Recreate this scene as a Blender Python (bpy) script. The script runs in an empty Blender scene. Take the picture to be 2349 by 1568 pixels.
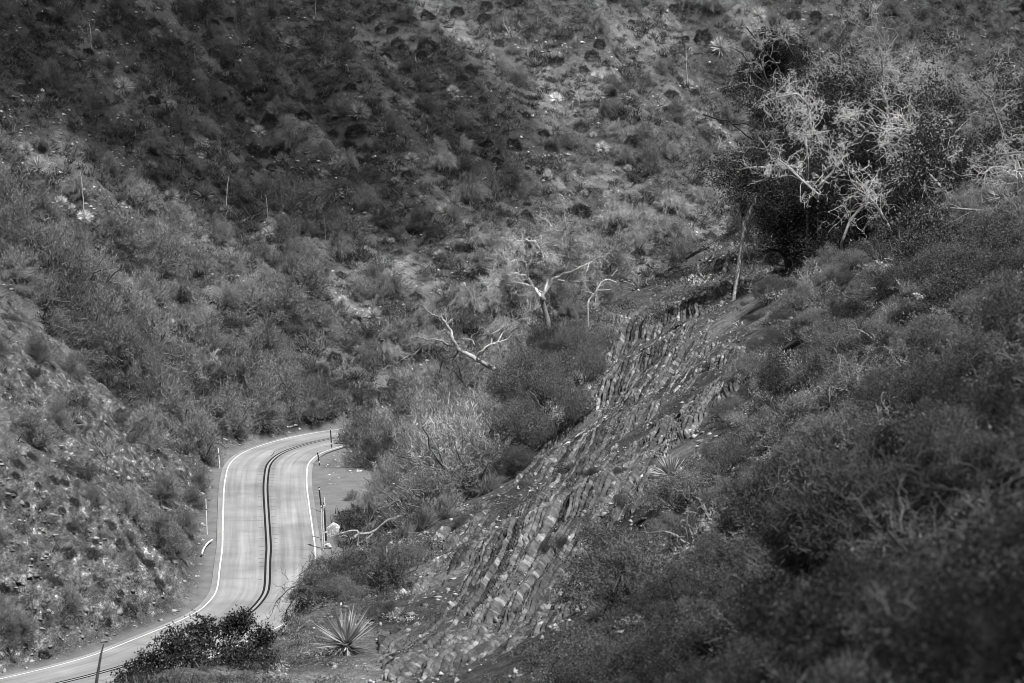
# Canyon road seen from a hillside, black-and-white: terrain, road, chaparral, rock outcrop, dead trees.
import bpy, math, random
import numpy as np
from mathutils import Vector, Matrix

SCN = bpy.context.scene
COL = SCN.collection
rng = np.random.default_rng(7)
random.seed(7)

# ------------------------------------------------------------------ camera
CAM_Z = 41.8
PITCH = math.radians(7.17)
cam_d = bpy.data.cameras.new('camera')
cam_d.lens = 100.0
cam_d.sensor_width = 36.0
cam_d.clip_start = 0.5
cam_d.clip_end = 3000.0
cam_d.dof.use_dof = True
cam_d.dof.focus_distance = 200.0
cam_d.dof.aperture_fstop = 1.9
cam = bpy.data.objects.new('camera', cam_d)
COL.objects.link(cam)
cam.location = (0, 0, CAM_Z)
cam.rotation_euler = (math.radians(90) - PITCH, 0, 0)
SCN.camera = cam

# ------------------------------------------------------------------ sky and sun
SUN_EL, SUN_AZ = math.radians(60), math.radians(142)      # azimuth clockwise from +Y (the view direction): from the right, a little behind the camera
world = bpy.data.worlds.new('World')
SCN.world = world
world.use_nodes = True
wn = world.node_tree
sky = wn.nodes.new('ShaderNodeTexSky')
sky.sky_type = 'NISHITA'
sky.sun_disc = False
sky.sun_elevation = SUN_EL
sky.sun_rotation = SUN_AZ
bw = wn.nodes.new('ShaderNodeRGBToBW')                    # black-and-white photograph
wn.links.new(sky.outputs[0], bw.inputs[0])
wn.links.new(bw.outputs[0], wn.nodes['Background'].inputs[0])
wn.nodes['Background'].inputs[1].default_value = 0.05
sun_d = bpy.data.lights.new('sun', 'SUN')
sun_d.energy = 5.0
sun_d.angle = math.radians(0.5)
sun = bpy.data.objects.new('sun', sun_d)
COL.objects.link(sun)
SUN_DIR = Vector((math.sin(SUN_AZ) * math.cos(SUN_EL), math.cos(SUN_AZ) * math.cos(SUN_EL), math.sin(SUN_EL)))
sun.rotation_euler = SUN_DIR.to_track_quat('Z', 'Y').to_euler()
SCN.view_settings.view_transform = 'Standard'
SCN.view_settings.look = 'None'
SCN.view_settings.exposure = 0.45
SCN.view_settings.gamma = 1.0
SCN.cycles.filter_width = 0.9
SCN.cycles.max_bounces = 4
SCN.cycles.diffuse_bounces = 2
SCN.cycles.transparent_max_bounces = 4
SCN.cycles.volume_bounces = 0

# ------------------------------------------------------------------ picture measurements -> places in the valley
F, CX, CY = 6525.0, 1174.5, 784.0                          # the photo measured on a 2349 x 1568 grid
CP, SP = math.cos(PITCH), math.sin(PITCH)

def ray(X, Y):
    a = (np.asarray(X, float) - CX) / F
    b = -(np.asarray(Y, float) - CY) / F
    dy = CP + b * SP
    return a / dy, (-SP + b * CP) / dy                     # x and z gained per metre of y

def P(X, Y, d):
    rx, rz = ray(X, Y)
    return np.array([rx * d, d, CAM_Z + rz * d], float)

def on_plane(X, Y, z=0.0):
    rx, rz = ray(X, Y)
    d = (z - CAM_Z) / rz
    return np.array([rx * d, d, z])

def proj(p):
    p = np.asarray(p, float)
    x, y, z = p[..., 0], p[..., 1], p[..., 2] - CAM_Z
    f = y * CP - z * SP
    u = y * SP + z * CP
    return CX + F * x / f, CY - F * u / f

# ------------------------------------------------------------------ noise
def _h(ix, iy, s):
    n = (ix.astype(np.int64) * 374761393 + iy.astype(np.int64) * 668265263 + s * 974711) & 0x7fffffff
    n = ((n ^ (n >> 13)) * 1274126177) & 0x7fffffff
    return ((n ^ (n >> 16)) & 0xffff) / 65535.0

def vnoise(x, y, s=0):
    ix, iy = np.floor(x), np.floor(y)
    fx, fy = x - ix, y - iy
    fx = fx * fx * (3 - 2 * fx); fy = fy * fy * (3 - 2 * fy)
    a, b = _h(ix, iy, s), _h(ix + 1, iy, s)
    c, d = _h(ix, iy + 1, s), _h(ix + 1, iy + 1, s)
    return (a + (b - a) * fx) * (1 - fy) + (c + (d - c) * fx) * fy

def fbm(x, y, s=0, o=4):
    t, a, n = 0.0, 0.5, 0.0
    for k in range(o):
        t = t + a * (vnoise(x, y, s + k * 17) - 0.5); n += a
        x, y, a = x * 2.03 + 11.3, y * 2.03 - 7.1, a * 0.5
    return t / n * 2

def sstep(a, b, x):
    t = np.clip((x - a) / (b - a), 0, 1)
    return t * t * (3 - 2 * t)

# ------------------------------------------------------------------ road centre line
CPX = [(1180, 958), (1100, 966), (1010, 975), (930, 984), (860, 992), (800, 999), (741, 1010), (694, 1022), (653, 1036), (629, 1051), (615, 1069), (610.6, 1095), (609, 1123),
       (611.6, 1174), (616.6, 1258), (615, 1277), (612, 1351), (601, 1374), (571.5, 1406), (505, 1441), (420, 1476), (329, 1514), (282, 1529), (168, 1560), (44, 1588), (-90, 1620), (-260, 1660)]
ctrl = np.array([on_plane(*q)[:2] for q in CPX])
def catmull(c, n):
    c = np.vstack([2 * c[0] - c[1], c, 2 * c[-1] - c[-2]])
    out = []
    for i in range(1, len(c) - 2):
        t = np.linspace(0, 1, n, endpoint=False)[:, None]
        a, b, d, e = c[i - 1], c[i], c[i + 1], c[i + 2]
        out.append(0.5 * (2 * b + (d - a) * t + (2 * a - 5 * b + 4 * d - e) * t ** 2 + (3 * b - a - 3 * d + e) * t ** 3))
    return np.vstack(out + [c[-2:-1]])
road_c = catmull(ctrl, 12)
def resample(c, step):
    s = np.concatenate([[0], np.cumsum(np.linalg.norm(np.diff(c, axis=0), axis=1))])
    t = np.arange(0, s[-1], step)
    return np.stack([np.interp(t, s, c[:, i]) for i in range(c.shape[1])], 1)
road_c = resample(road_c, 0.5)
for _ in range(14):
    road_c[1:-1] = 0.25 * road_c[:-2] + 0.5 * road_c[1:-1] + 0.25 * road_c[2:]
def normals2(c):
    t = np.gradient(c, axis=0); t /= np.linalg.norm(t, axis=1)[:, None]
    return np.stack([-t[:, 1], t[:, 0]], 1)
road_n = normals2(road_c)                                  # points to the east (right) side, since the line runs towards the camera
HALF = 3.45

def sdist(c, x, y):
    """signed distance to an open polyline, positive on the left of its direction"""
    sh = np.shape(x); x, y = np.ravel(x), np.ravel(y)
    best = np.full(x.shape, 1e9); sg = np.zeros(x.shape); par = np.zeros(x.shape); acc = 0.0
    for i in range(len(c) - 1):
        ax, ay = c[i]; bx, by = c[i + 1] - c[i]
        L2 = bx * bx + by * by
        t = ((x - ax) * bx + (y - ay) * by) / L2
        tc = np.clip(t, 0, 1)
        d = np.hypot(x - ax - tc * bx, y - ay - tc * by)
        cr = bx * (y - ay) - by * (x - ax)
        m = d < best
        best = np.where(m, d, best); sg = np.where(m, np.sign(cr), sg); par = np.where(m, acc + tc * math.sqrt(L2), par)
        acc += math.sqrt(L2)
    return (best * sg).reshape(sh), par.reshape(sh)

# ------------------------------------------------------------------ terrain heights
def rbf_fit(pts, lam):
    pts = np.asarray(pts, float)
    xy, z = pts[:, :2] / 50.0, pts[:, 2]
    n = len(xy)
    r2 = ((xy[:, None] - xy[None]) ** 2).sum(-1)
    K = 0.5 * r2 * np.log(r2 + 1e-9) + lam * np.eye(n)
    A = np.zeros((n + 3, n + 3)); A[:n, :n] = K; A[:n, n] = 1; A[:n, n + 1:] = xy; A[n:, :n] = A[:n, n:].T
    w = np.linalg.solve(A, np.concatenate([z, [0, 0, 0]]))
    def f(x, y):
        x, y = x / 50.0, y / 50.0
        out = w[n] + w[n + 1] * x + w[n + 2] * y
        for i in range(n):
            q = (x - xy[i, 0]) ** 2 + (y - xy[i, 1]) ** 2
            out = out + w[i] * 0.5 * q * np.log(q + 1e-9)
        return out
    return f

far_px = [(0, 500, 262), (0, 250, 280), (0, 0, 300), (-300, 300, 262), (-300, 0, 280), (-400, 700, 245), (250, 0, 318), (250, 350, 290), (250, 600, 270), (250, 780, 258),
          (500, 0, 338), (500, 300, 312), (500, 500, 294), (500, 700, 278), (500, 850, 266), (800, 0, 352), (800, 250, 330), (800, 500, 305), (800, 700, 288), (780, 860, 276),
          (1174, 0, 362), (1174, 200, 346), (1174, 400, 326), (1174, 600, 304), (1150, 740, 288), (1000, 850, 278), (1500, 0, 376), (1500, 250, 356), (1500, 500, 332),
          (1450, 620, 318), (1750, 0, 390), (1750, 250, 372), (1750, 430, 350), (2100, 0, 398), (2100, 300, 378), (2100, 500, 352), (2500, 0, 404), (2500, 300, 385), (2800, 200, 395)]
far_pts = [P(*q) for q in far_px]
far_pts += [(x, y, 0.0) for x, y in ((-16, 268), (-24, 255), (-26, 235), (-28, 215), (-28, 195), (-38, 178), (-60, 165), (-90, 150), (-8, 262), (-10, 240), (-8, 220), (-6, 200), (-10, 175), (-20, 150), (-40, 130), (-60, 100), (5, 262))]
far_pts += [(5, 230, 3), (12, 250, 4), (20, 275, 5), (35, 290, 8), (60, 300, 12), (0, 120, -2), (40, 200, 0), (70, 240, 6), (-50, 60, 0), (0, 40, 0), (60, 100, 0),
            (-150, 300, 60), (-150, 200, 30), (-110, 400, 80), (0, 470, 85), (110, 480, 80), (150, 350, 30), (-100, 260, 34)]
base_f = rbf_fit(far_pts, 0.002)

EDGE_PX = [(230, 1568, 75), (600, 1500, 88), (740, 1330, 104), (900, 1230, 118), (1000, 1180, 126), (1180, 1080, 140), (1240, 960, 150), (1380, 720, 172), (1490, 640, 185), (1640, 560, 195), (1750, 490, 202)]
edge = np.array([(-17, -20), (-15, 10), (-13, 45)] + [tuple(P(*q)[:2]) for q in EDGE_PX] + [(26, 212), (42, 218), (90, 222)])
rid_px = EDGE_PX + [(1500, 1568, 55), (1500, 1300, 75), (1500, 1000, 110), (1500, 800, 145), (1250, 1400, 88), (1250, 1200, 112), (1000, 1400, 95), (1000, 1568, 75), (1250, 1568, 64), (800, 1568, 78),
          (1700, 1568, 44), (1700, 1300, 60), (1700, 1000, 90), (1700, 800, 125), (1700, 640, 165), (2000, 1568, 32), (2000, 1300, 42), (2000, 1000, 60), (2000, 800, 82), (2000, 650, 112), (2000, 570, 140),
          (2349, 1568, 23), (2349, 1300, 29), (2349, 1000, 38), (2349, 800, 50), (2349, 650, 68), (2349, 550, 90), (2700, 1300, 22), (2700, 900, 33), (2700, 600, 55), (2349, 500, 150), (2000, 520, 175)]
rid_pts = [P(*q) for q in rid_px] + [(0, 0, 39.7), (6, 0, 40.4), (-9, 0, 36), (10, 14, 39.4), (0, -20, 44), (20, 0, 47), (24, 60, 44), (30, 120, 38), (-12, 30, 31), (45, 190, 30)]
ridge_f = rbf_fit(rid_pts, 0.0008)

def smax(a, b, k):
    h = np.clip(0.5 + 0.5 * (a - b) / k, 0, 1)
    return b + (a - b) * h + k * h * (1 - h)

def height(x, y):
    base = base_f(x, y)
    sr, _ = sdist(road_c[::4], x, y)
    srl = np.where(sr < 0, -sr, 0)                         # metres west of the road's centre line
    n1 = fbm(x / 9, y / 9, 3, 4)
    bank = (srl - 5.2 + 1.3 * n1) * 0.98 - 0.9 * np.maximum(0, y - 236 + 2 * n1) - 0.05 * np.maximum(0, 165 - y) ** 1.2
    bank = np.minimum(bank, 0.5 * bank + 12)
    bank = np.where(srl > 0, bank, -20)
    sd, _ = sdist(edge, x, y)
    d = np.maximum(0, sd + 0.8 * fbm(x / 5, y / 5, 9, 3))
    front = 1.0 * d + 0.004 * d * d
    back = 0.25 * d + 0.022 * d * d
    m = sstep(168, 197, y)
    ridge = ridge_f(x, y) - np.minimum(front * (1 - m) + back * m, 60)
    q = x + 0.55 * (y - 300) + 5 * fbm(x / 22, y / 22, 131, 3)   # spurs and gullies running down to the road
    fold = np.abs(fbm(q / 19, y / 90, 133, 3)) * 7.0 + np.abs(fbm(q / 7.5, y / 45, 135, 2)) * 1.6 - 1.8
    fold = fold * sstep(246, 272, y) * (1 - .75 * np.exp(-((x + 8) / 16) ** 2) * (1 - sstep(262, 285, y)))
    z = smax(base + fold + 0.9 * fbm(x / 16, y / 16, 5, 4), bank, 0.8)
    z = smax(z, ridge + 0.35 * fbm(x / 4.5, y / 4.5, 21, 3), 1.2)
    ar = np.abs(sr)
    flat = sstep(4.4, 6.6, ar)
    z = np.where(ar < 40, -0.10 + (z + 0.10) * flat, z)
    tx, ty = -12.6, 237.0                                  # the dirt turnout
    tm = 1 - sstep(0.72, 1.75, np.hypot((x - tx) / 4.6, (y - ty) / 11.0))
    return z * (1 - tm) - 0.06 * tm

GX0, GY0, GS = -150.0, -24.0, 0.5
gx = np.arange(GX0, 150.01, GS); gy = np.arange(GY0, 480.01, GS)
GXX, GYY = np.meshgrid(gx, gy)
HG = height(GXX, GYY)

def Z(x, y):
    u = np.clip((np.asarray(x, float) - GX0) / GS, 0, len(gx) - 1.001)
    v = np.clip((np.asarray(y, float) - GY0) / GS, 0, len(gy) - 1.001)
    i, j = u.astype(int), v.astype(int)
    a, b = u - i, v - j
    return (HG[j, i] * (1 - a) + HG[j, i + 1] * a) * (1 - b) + (HG[j + 1, i] * (1 - a) + HG[j + 1, i + 1] * a) * b

_ys = np.concatenate([np.arange(9, 60, 0.25), np.arange(60, 470, 0.5)])
def ground(X, Y):
    """the spots of ground seen at these picture positions: arrays x, y, z, hit"""
    X, Y = np.atleast_1d(np.asarray(X, float)), np.atleast_1d(np.asarray(Y, float))
    ox, oy, oz, ok = [np.zeros(len(X)) for _ in range(4)]
    for i0 in range(0, len(X), 400):
        rx, rz = ray(X[i0:i0 + 400], Y[i0:i0 + 400])
        xs = rx[:, None] * _ys; zs = CAM_Z + rz[:, None] * _ys
        under = zs < Z(xs, np.broadcast_to(_ys, xs.shape))
        k = under.argmax(1); hit = under.any(1)
        y = _ys[k]
        ox[i0:i0 + 400], oy[i0:i0 + 400], ok[i0:i0 + 400] = rx * y, y, hit
    return ox, oy, Z(ox, oy), ok > 0
def G(X, Y):
    x, y, z, ok = ground(X, Y)
    return np.array([x[0], y[0], z[0]])

# ------------------------------------------------------------------ materials (all neutral grey: the photograph is black-and-white)
def new_mat(name):
    m = bpy.data.materials.new(name); m.use_nodes = True
    nt = m.node_tree; nt.nodes.clear()
    out = nt.nodes.new('ShaderNodeOutputMaterial')
    return m, nt, out
def N(nt, kind, **kw):
    n = nt.nodes.new(kind)
    for k, v in kw.items():
        setattr(n, k, v)
    return n
def math_node(nt, op, a, b=None, clamp=False):
    n = N(nt, 'ShaderNodeMath', operation=op, use_clamp=clamp)
    for i, v in enumerate((a, b)):
        if v is None: continue
        if isinstance(v, (int, float)): n.inputs[i].default_value = v
        else: nt.links.new(v, n.inputs[i])
    return n.outputs[0]
def attr(nt, name, kind='GEOMETRY'):
    return N(nt, 'ShaderNodeAttribute', attribute_name=name, attribute_type=kind).outputs['Fac']
def noise(nt, scale, detail=4, rough=0.6, vec=None):
    n = N(nt, 'ShaderNodeTexNoise'); n.inputs['Scale'].default_value = scale; n.inputs['Detail'].default_value = detail; n.inputs['Roughness'].default_value = rough
    if vec is not None: nt.links.new(vec, n.inputs['Vector'])
    return n.outputs['Fac']
def ramp(nt, src, pts):
    r = N(nt, 'ShaderNodeValToRGB')
    while len(r.color_ramp.elements) < len(pts): r.color_ramp.elements.new(0.5)
    for e, (p, v) in zip(r.color_ramp.elements, pts):
        e.position = p; e.color = (v, v, v, 1)
    nt.links.new(src, r.inputs[0])
    return r.outputs[0]

def plant_mat(name, albedo, transl=0.2, gloss=0.0):
    """grey of the leaf = albedo x the plant's own shade x leaf-to-leaf variation"""
    m, nt, out = new_mat(name)
    v = math_node(nt, 'MULTIPLY', attr(nt, 'tone'), albedo)
    v = math_node(nt, 'MULTIPLY', v, attr(nt, 'shade', 'OBJECT'))
    d = N(nt, 'ShaderNodeBsdfDiffuse'); nt.links.new(v, d.inputs[0])
    sh = d.outputs[0]
    if transl > 0:
        t = N(nt, 'ShaderNodeBsdfTranslucent'); nt.links.new(v, t.inputs[0])
        mx = N(nt, 'ShaderNodeMixShader'); mx.inputs[0].default_value = transl
        nt.links.new(sh, mx.inputs[1]); nt.links.new(t.outputs[0], mx.inputs[2]); sh = mx.outputs[0]
    if gloss > 0:
        g = N(nt, 'ShaderNodeBsdfGlossy'); g.inputs['Roughness'].default_value = 0.45; g.inputs[0].default_value = (1, 1, 1, 1)
        mx = N(nt, 'ShaderNodeMixShader'); mx.inputs[0].default_value = gloss
        nt.links.new(sh, mx.inputs[1]); nt.links.new(g.outputs[0], mx.inputs[2]); sh = mx.outputs[0]
    nt.links.new(sh, out.inputs[0])
    return m

def wood_mat(name, albedo, var=0.5, scale=6.0):
    m, nt, out = new_mat(name)
    n = noise(nt, scale, 4, 0.65, N(nt, 'ShaderNodeTexCoord').outputs['Object'])
    v = math_node(nt, 'MULTIPLY', ramp(nt, n, [(0.3, albedo * (1 - var)), (0.7, albedo * (1 + var * 0.6))]), attr(nt, 'shade', 'OBJECT'))
    d = N(nt, 'ShaderNodeBsdfDiffuse'); nt.links.new(v, d.inputs[0]); nt.links.new(d.outputs[0], out.inputs[0])
    return m

def ground_mat():
    m, nt, out = new_mat('dry_soil')
    pos = N(nt, 'ShaderNodeNewGeometry').outputs['Position']
    big = ramp(nt, noise(nt, 0.09, 4, 0.6, pos), [(0.38, 0.050), (0.52, 0.085), (0.64, 0.16)])
    mid = ramp(nt, noise(nt, 1.1, 5, 0.7, pos), [(0.3, 0.55), (0.7, 1.35)])
    fine = ramp(nt, noise(nt, 7.0, 3, 0.75, pos), [(0.3, 0.35), (0.72, 1.75)])
    v = math_node(nt, 'MULTIPLY', math_node(nt, 'MULTIPLY', big, mid), fine)
    fl = N(nt, 'ShaderNodeTexVoronoi'); fl.inputs['Scale'].default_value = 4.5; nt.links.new(pos, fl.inputs['Vector'])
    chip = ramp(nt, fl.outputs['Distance'], [(0.10, 1.0), (0.28, 0.0)])
    patch = ramp(nt, noise(nt, 0.35, 4, 0.6, pos), [(0.50, 0.0), (0.64, 1.0)])
    chips = math_node(nt, 'MULTIPLY', math_node(nt, 'MULTIPLY', chip, patch), 0.34)
    v = math_node(nt, 'ADD', v, chips)
    mp = N(nt, 'ShaderNodeMapping'); mp.inputs['Scale'].default_value = (1.7, 0.55, 1.7); nt.links.new(pos, mp.inputs[0])
    pale = ramp(nt, noise(nt, 0.9, 8, 0.78, mp.outputs[0]), [(0.40, 0.035), (0.53, 0.10), (0.60, 0.19), (0.66, 0.55)])
    bk = attr(nt, 'bank')
    mix = N(nt, 'ShaderNodeMix', data_type='FLOAT'); nt.links.new(bk, mix.inputs[0]); nt.links.new(v, mix.inputs[2]); nt.links.new(math_node(nt, 'MULTIPLY', pale, fine), mix.inputs[3])
    dirt = ramp(nt, noise(nt, 0.6, 6, 0.7, pos), [(0.3, 0.13), (0.7, 0.21)])
    mix2 = N(nt, 'ShaderNodeMix', data_type='FLOAT'); nt.links.new(attr(nt, 'dirt'), mix2.inputs[0]); nt.links.new(mix.outputs[0], mix2.inputs[2]); nt.links.new(dirt, mix2.inputs[3])
    d = N(nt, 'ShaderNodeBsdfDiffuse'); nt.links.new(mix2.outputs[0], d.inputs[0])
    b = N(nt, 'ShaderNodeBump'); b.inputs['Strength'].default_value = 0.7; b.inputs['Distance'].default_value = 0.12
    nt.links.new(noise(nt, 3.0, 8, 0.7, pos), b.inputs['Height']); nt.links.new(b.outputs[0], d.inputs['Normal'])
    nt.links.new(d.outputs[0], out.inputs[0])
    return m

def rock_mat(name='layered_rock', lo=0.026, hi=0.23):
    m, nt, out = new_mat(name)
    co = N(nt, 'ShaderNodeTexCoord').outputs['Object']
    v = ramp(nt, noise(nt, 2.2, 8, 0.7, co), [(0.3, lo), (0.7, hi)])
    v = math_node(nt, 'MULTIPLY', v, attr(nt, 'tone'))
    v = math_node(nt, 'MULTIPLY', v, attr(nt, 'shade', 'OBJECT'))
    d = N(nt, 'ShaderNodeBsdfDiffuse'); nt.links.new(v, d.inputs[0])
    b = N(nt, 'ShaderNodeBump'); b.inputs['Strength'].default_value = 0.6; b.inputs['Distance'].default_value = 0.05
    nt.links.new(noise(nt, 9.0, 6, 0.7, co), b.inputs['Height']); nt.links.new(b.outputs[0], d.inputs['Normal'])
    nt.links.new(d.outputs[0], out.inputs[0])
    return m

def flat_mat(name, v, var=0.12, scale=3.0):
    m, nt, out = new_mat(name)
    pos = N(nt, 'ShaderNodeNewGeometry').outputs['Position']
    c = ramp(nt, noise(nt, scale, 5, 0.7, pos), [(0.3, v * (1 - var)), (0.7, v * (1 + var))])
    p = N(nt, 'ShaderNodeBsdfPrincipled'); nt.links.new(c, p.inputs['Base Color']); p.inputs['Roughness'].default_value = 0.8; p.inputs['Specular IOR Level'].default_value = 0.2
    nt.links.new(p.outputs[0], out.inputs[0])
    return m

def asphalt_mat():
    m, nt, out = new_mat('worn_asphalt')
    pos = N(nt, 'ShaderNodeNewGeometry').outputs['Position']
    uv = N(nt, 'ShaderNodeUVMap').outputs[0]                # u = metres across, v = metres along
    mp = N(nt, 'ShaderNodeMapping'); mp.inputs['Scale'].default_value = (2.2, 0.045, 1); nt.links.new(uv, mp.inputs[0])
    streak = ramp(nt, noise(nt, 1.0, 5, 0.6, mp.outputs[0]), [(0.3, 0.70), (0.7, 1.18)])
    lane = math_node(nt, 'MULTIPLY', attr(nt, 'tone'), ramp(nt, noise(nt, 0.11, 3, 0.5, pos), [(0.42, 0.88), (0.50, 1.06)]))
    v = math_node(nt, 'MULTIPLY', streak, lane)
    v = math_node(nt, 'MULTIPLY', v, ramp(nt, noise(nt, 0.25, 4, 0.6, pos), [(0.3, 0.82), (0.7, 1.14)]))
    v = math_node(nt, 'MULTIPLY', v, ramp(nt, noise(nt, 28.0, 3, 0.7, pos), [(0.3, 0.85), (0.7, 1.15)]))
    v = math_node(nt, 'MULTIPLY', v, 0.28)
    p = N(nt, 'ShaderNodeBsdfPrincipled'); nt.links.new(v, p.inputs['Base Color']); p.inputs['Roughness'].default_value = 0.75; p.inputs['Specular IOR Level'].default_value = 0.25
    nt.links.new(p.outputs[0], out.inputs[0])
    return m

M = dict(
    ground=ground_mat(), rock=rock_mat(), stone=rock_mat('pale_stone', 0.16, 0.42), asphalt=asphalt_mat(),
    white=flat_mat('white_road_paint', 0.66, 0.28, 2.5), black=flat_mat('black_sealant', 0.014, 0.3), grey=flat_mat('grey_sealant_gap', 0.30, 0.1), grey_seam=flat_mat('faint_joint', 0.10, 0.2), post_dark=flat_mat('dark_post_paint', 0.03), post_white=flat_mat('white_post_band', 0.75),
    feather=plant_mat('feathery_twigs', 0.24, 0.25), droop=plant_mat('drooping_twigs', 0.27, 0.25), leaf=plant_mat('small_dark_leaves', 0.085, 0.15, 0.02), round=plant_mat('dense_dark_leaves', 0.060, 0.1),
    sage=plant_mat('grey_sage_leaves', 0.20, 0.2), dry=plant_mat('dry_twigs', 0.36, 0.1), yucca=plant_mat('yucca_leaves', 0.44, 0.15, 0.03), grass=plant_mat('dry_grass', 0.25, 0.3), ridge_cover=plant_mat('ridge_scrub_leaves', 0.17, 0.2), scrub=plant_mat('low_scrub_leaves', 0.13, 0.2),
    oak=plant_mat('oak_leaves', 0.050, 0.12), near_leaf=plant_mat('waxy_leaves', 0.030, 0.10, 0.025),
    bark_pale=wood_mat('weathered_bark', 0.40, 0.6, 9.0), twig_pale=wood_mat('pale_twigs', 0.55, 0.3), bark_dark=wood_mat('dark_bark', 0.09), stem=wood_mat('grey_stem', 0.14), stalk=wood_mat('dry_stalk', 0.45, 0.25),
)

# ------------------------------------------------------------------ mesh helpers
class MB:
    """collects triangles / quads, builds one mesh with a per-point 'tone'"""
    def __init__(s): s.v, s.f3, s.f4, s.t, s.n = [], [], [], [], 0
    def add(s, v, f3=None, f4=None, tone=1.0):
        v = np.asarray(v, float).reshape(-1, 3)
        s.v.append(v); s.t.append(np.broadcast_to(np.asarray(tone, float), (len(v),)))
        if f3 is not None and len(f3): s.f3.append(np.asarray(f3, int) + s.n)
        if f4 is not None and len(f4): s.f4.append(np.asarray(f4, int) + s.n)
        s.n += len(v)
    def mesh(s, name, mats, smooth=False, fmat=None):
        v = np.vstack(s.v) if s.v else np.zeros((0, 3))
        f3 = np.vstack(s.f3) if s.f3 else np.zeros((0, 3), int)
        f4 = np.vstack(s.f4) if s.f4 else np.zeros((0, 4), int)
        me = bpy.data.meshes.new(name)
        me.vertices.add(len(v)); me.vertices.foreach_set('co', v.astype(np.float32).ravel())
        me.loops.add(f3.size + f4.size); me.loops.foreach_set('vertex_index', np.concatenate([f3.ravel(), f4.ravel()]).astype(np.int32))
        me.polygons.add(len(f3) + len(f4))
        tot = np.concatenate([np.full(len(f3), 3), np.full(len(f4), 4)])
        me.polygons.foreach_set('loop_start', np.concatenate([[0], np.cumsum(tot)[:-1]]).astype(np.int32) if len(tot) else np.zeros(0, np.int32))
        if smooth: me.polygons.foreach_set('use_smooth', np.ones(len(tot), bool))
        a = me.attributes.new('tone', 'FLOAT', 'POINT')
        a.data.foreach_set('value', np.concatenate(s.t).astype(np.float32) if s.t else np.zeros(0, np.float32))
        for m in (mats if isinstance(mats, (list, tuple)) else [mats]): me.materials.append(m)
        me.update(); me.validate(clean_customdata=False)
        return me
def link(name, data, parent=None, loc=(0, 0, 0), rot=(0, 0, 0), scale=1.0, shade=1.0):
    o = bpy.data.objects.new(name, data); COL.objects.link(o)
    o.location = loc; o.rotation_euler = rot
    o.scale = (scale,) * 3 if isinstance(scale, (int, float)) else scale
    if parent: o.parent = parent
    o['shade'] = float(shade)
    return o
def tag(o, label, cat, group=None):
    o['label'] = label; o['category'] = cat
    if group: o['group'] = group
    return o
def structure(o, kind='structure'):
    o['kind'] = kind; return o
def unit(v): return v / (np.linalg.norm(v, axis=-1, keepdims=True) + 1e-9)

def blades(mb, p0, d, L, w, bend, tone, R=rng):
    """thin tapering leaves / twigs: p0 (n,3) base, d (n,3) direction, L length, w width, bend (n,3) tip offset per length"""
    n = len(p0); L = np.broadcast_to(L, (n,))[:, None]; w = np.broadcast_to(w, (n,))[:, None]
    side = unit(np.cross(d, R.normal(size=(n, 3))))
    p1 = p0 + d * L * 0.5 + bend * L * 0.25
    p2 = p0 + d * L + bend * L
    v = np.stack([p0 - side * w * .5, p0 + side * w * .5, p1 + side * w * .42, p1 - side * w * .42, p2], 1).reshape(-1, 3)
    k = np.arange(n)[:, None] * 5
    f3 = np.vstack([k + np.array([[3, 2, 4]])])
    f4 = np.vstack([k + np.array([[0, 1, 2, 3]])])
    mb.add(v, f3, f4, np.repeat(np.broadcast_to(tone, (n,)), 5))
def slivers(mb, p0, d, L, w, tone, R=rng):
    """one-triangle leaves for ground cover"""
    n = len(p0); side = unit(np.cross(d, R.normal(size=(n, 3)))) * (w * .5)[:, None]
    v = np.stack([p0 - side, p0 + side, p0 + d * L[:, None]], 1).reshape(-1, 3)
    mb.add(v, np.arange(n)[:, None] * 3 + np.arange(3)[None], None, np.repeat(tone, 3))
def leaves(mb, p, size, tone, R=rng, up=0.0):
    """small diamond leaves with random facing"""
    n = len(p)
    a = unit(R.normal(size=(n, 3)) + np.array([0, 0, up])); b = unit(np.cross(a, R.normal(size=(n, 3))))
    s = np.broadcast_to(size, (n,))[:, None]
    v = np.stack([p - a * s, p + b * s * .45, p + a * s, p - b * s * .45], 1).reshape(-1, 3)
    mb.add(v, None, np.arange(n)[:, None] * 4 + np.arange(4)[None], np.repeat(np.broadcast_to(tone, (n,)), 4))
def tube(mb, pts, rad, sides=5, tone=1.0):
    pts = np.asarray(pts, float); n = len(pts)
    rad = np.interp(np.linspace(0, 1, n), np.linspace(0, 1, len(rad)), rad) if np.ndim(rad) else np.full(n, rad)
    t = unit(np.gradient(pts, axis=0))
    ref = np.array([0.3, 0.9, 0.2]) if abs(t[0] @ unit(np.array([0.3, 0.9, 0.2]))) < 0.9 else np.array([1.0, 0, 0])
    u = unit(np.cross(t, ref)); w = np.cross(t, u)
    a = np.arange(sides) / sides * 2 * math.pi
    v = pts[:, None] + rad[:, None, None] * (np.cos(a)[None, :, None] * u[:, None] + np.sin(a)[None, :, None] * w[:, None])
    i = np.arange(n - 1)[:, None] * sides; j = np.arange(sides)[None]; j2 = (j + 1) % sides
    f4 = np.stack([i + j, i + j2, i + sides + j2, i + sides + j], -1).reshape(-1, 4)
    mb.add(v.reshape(-1, 3), None, f4, tone)
def crook(p, d, L, n, wob, R):
    """a crooked stick: n steps, each turned by wob"""
    out = [np.array(p, float)]; d = unit(np.array(d, float))
    for _ in range(n):
        d = unit(d + R.normal(size=3) * wob)
        out.append(out[-1] + d * L / n)
    return np.array(out), d
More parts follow.
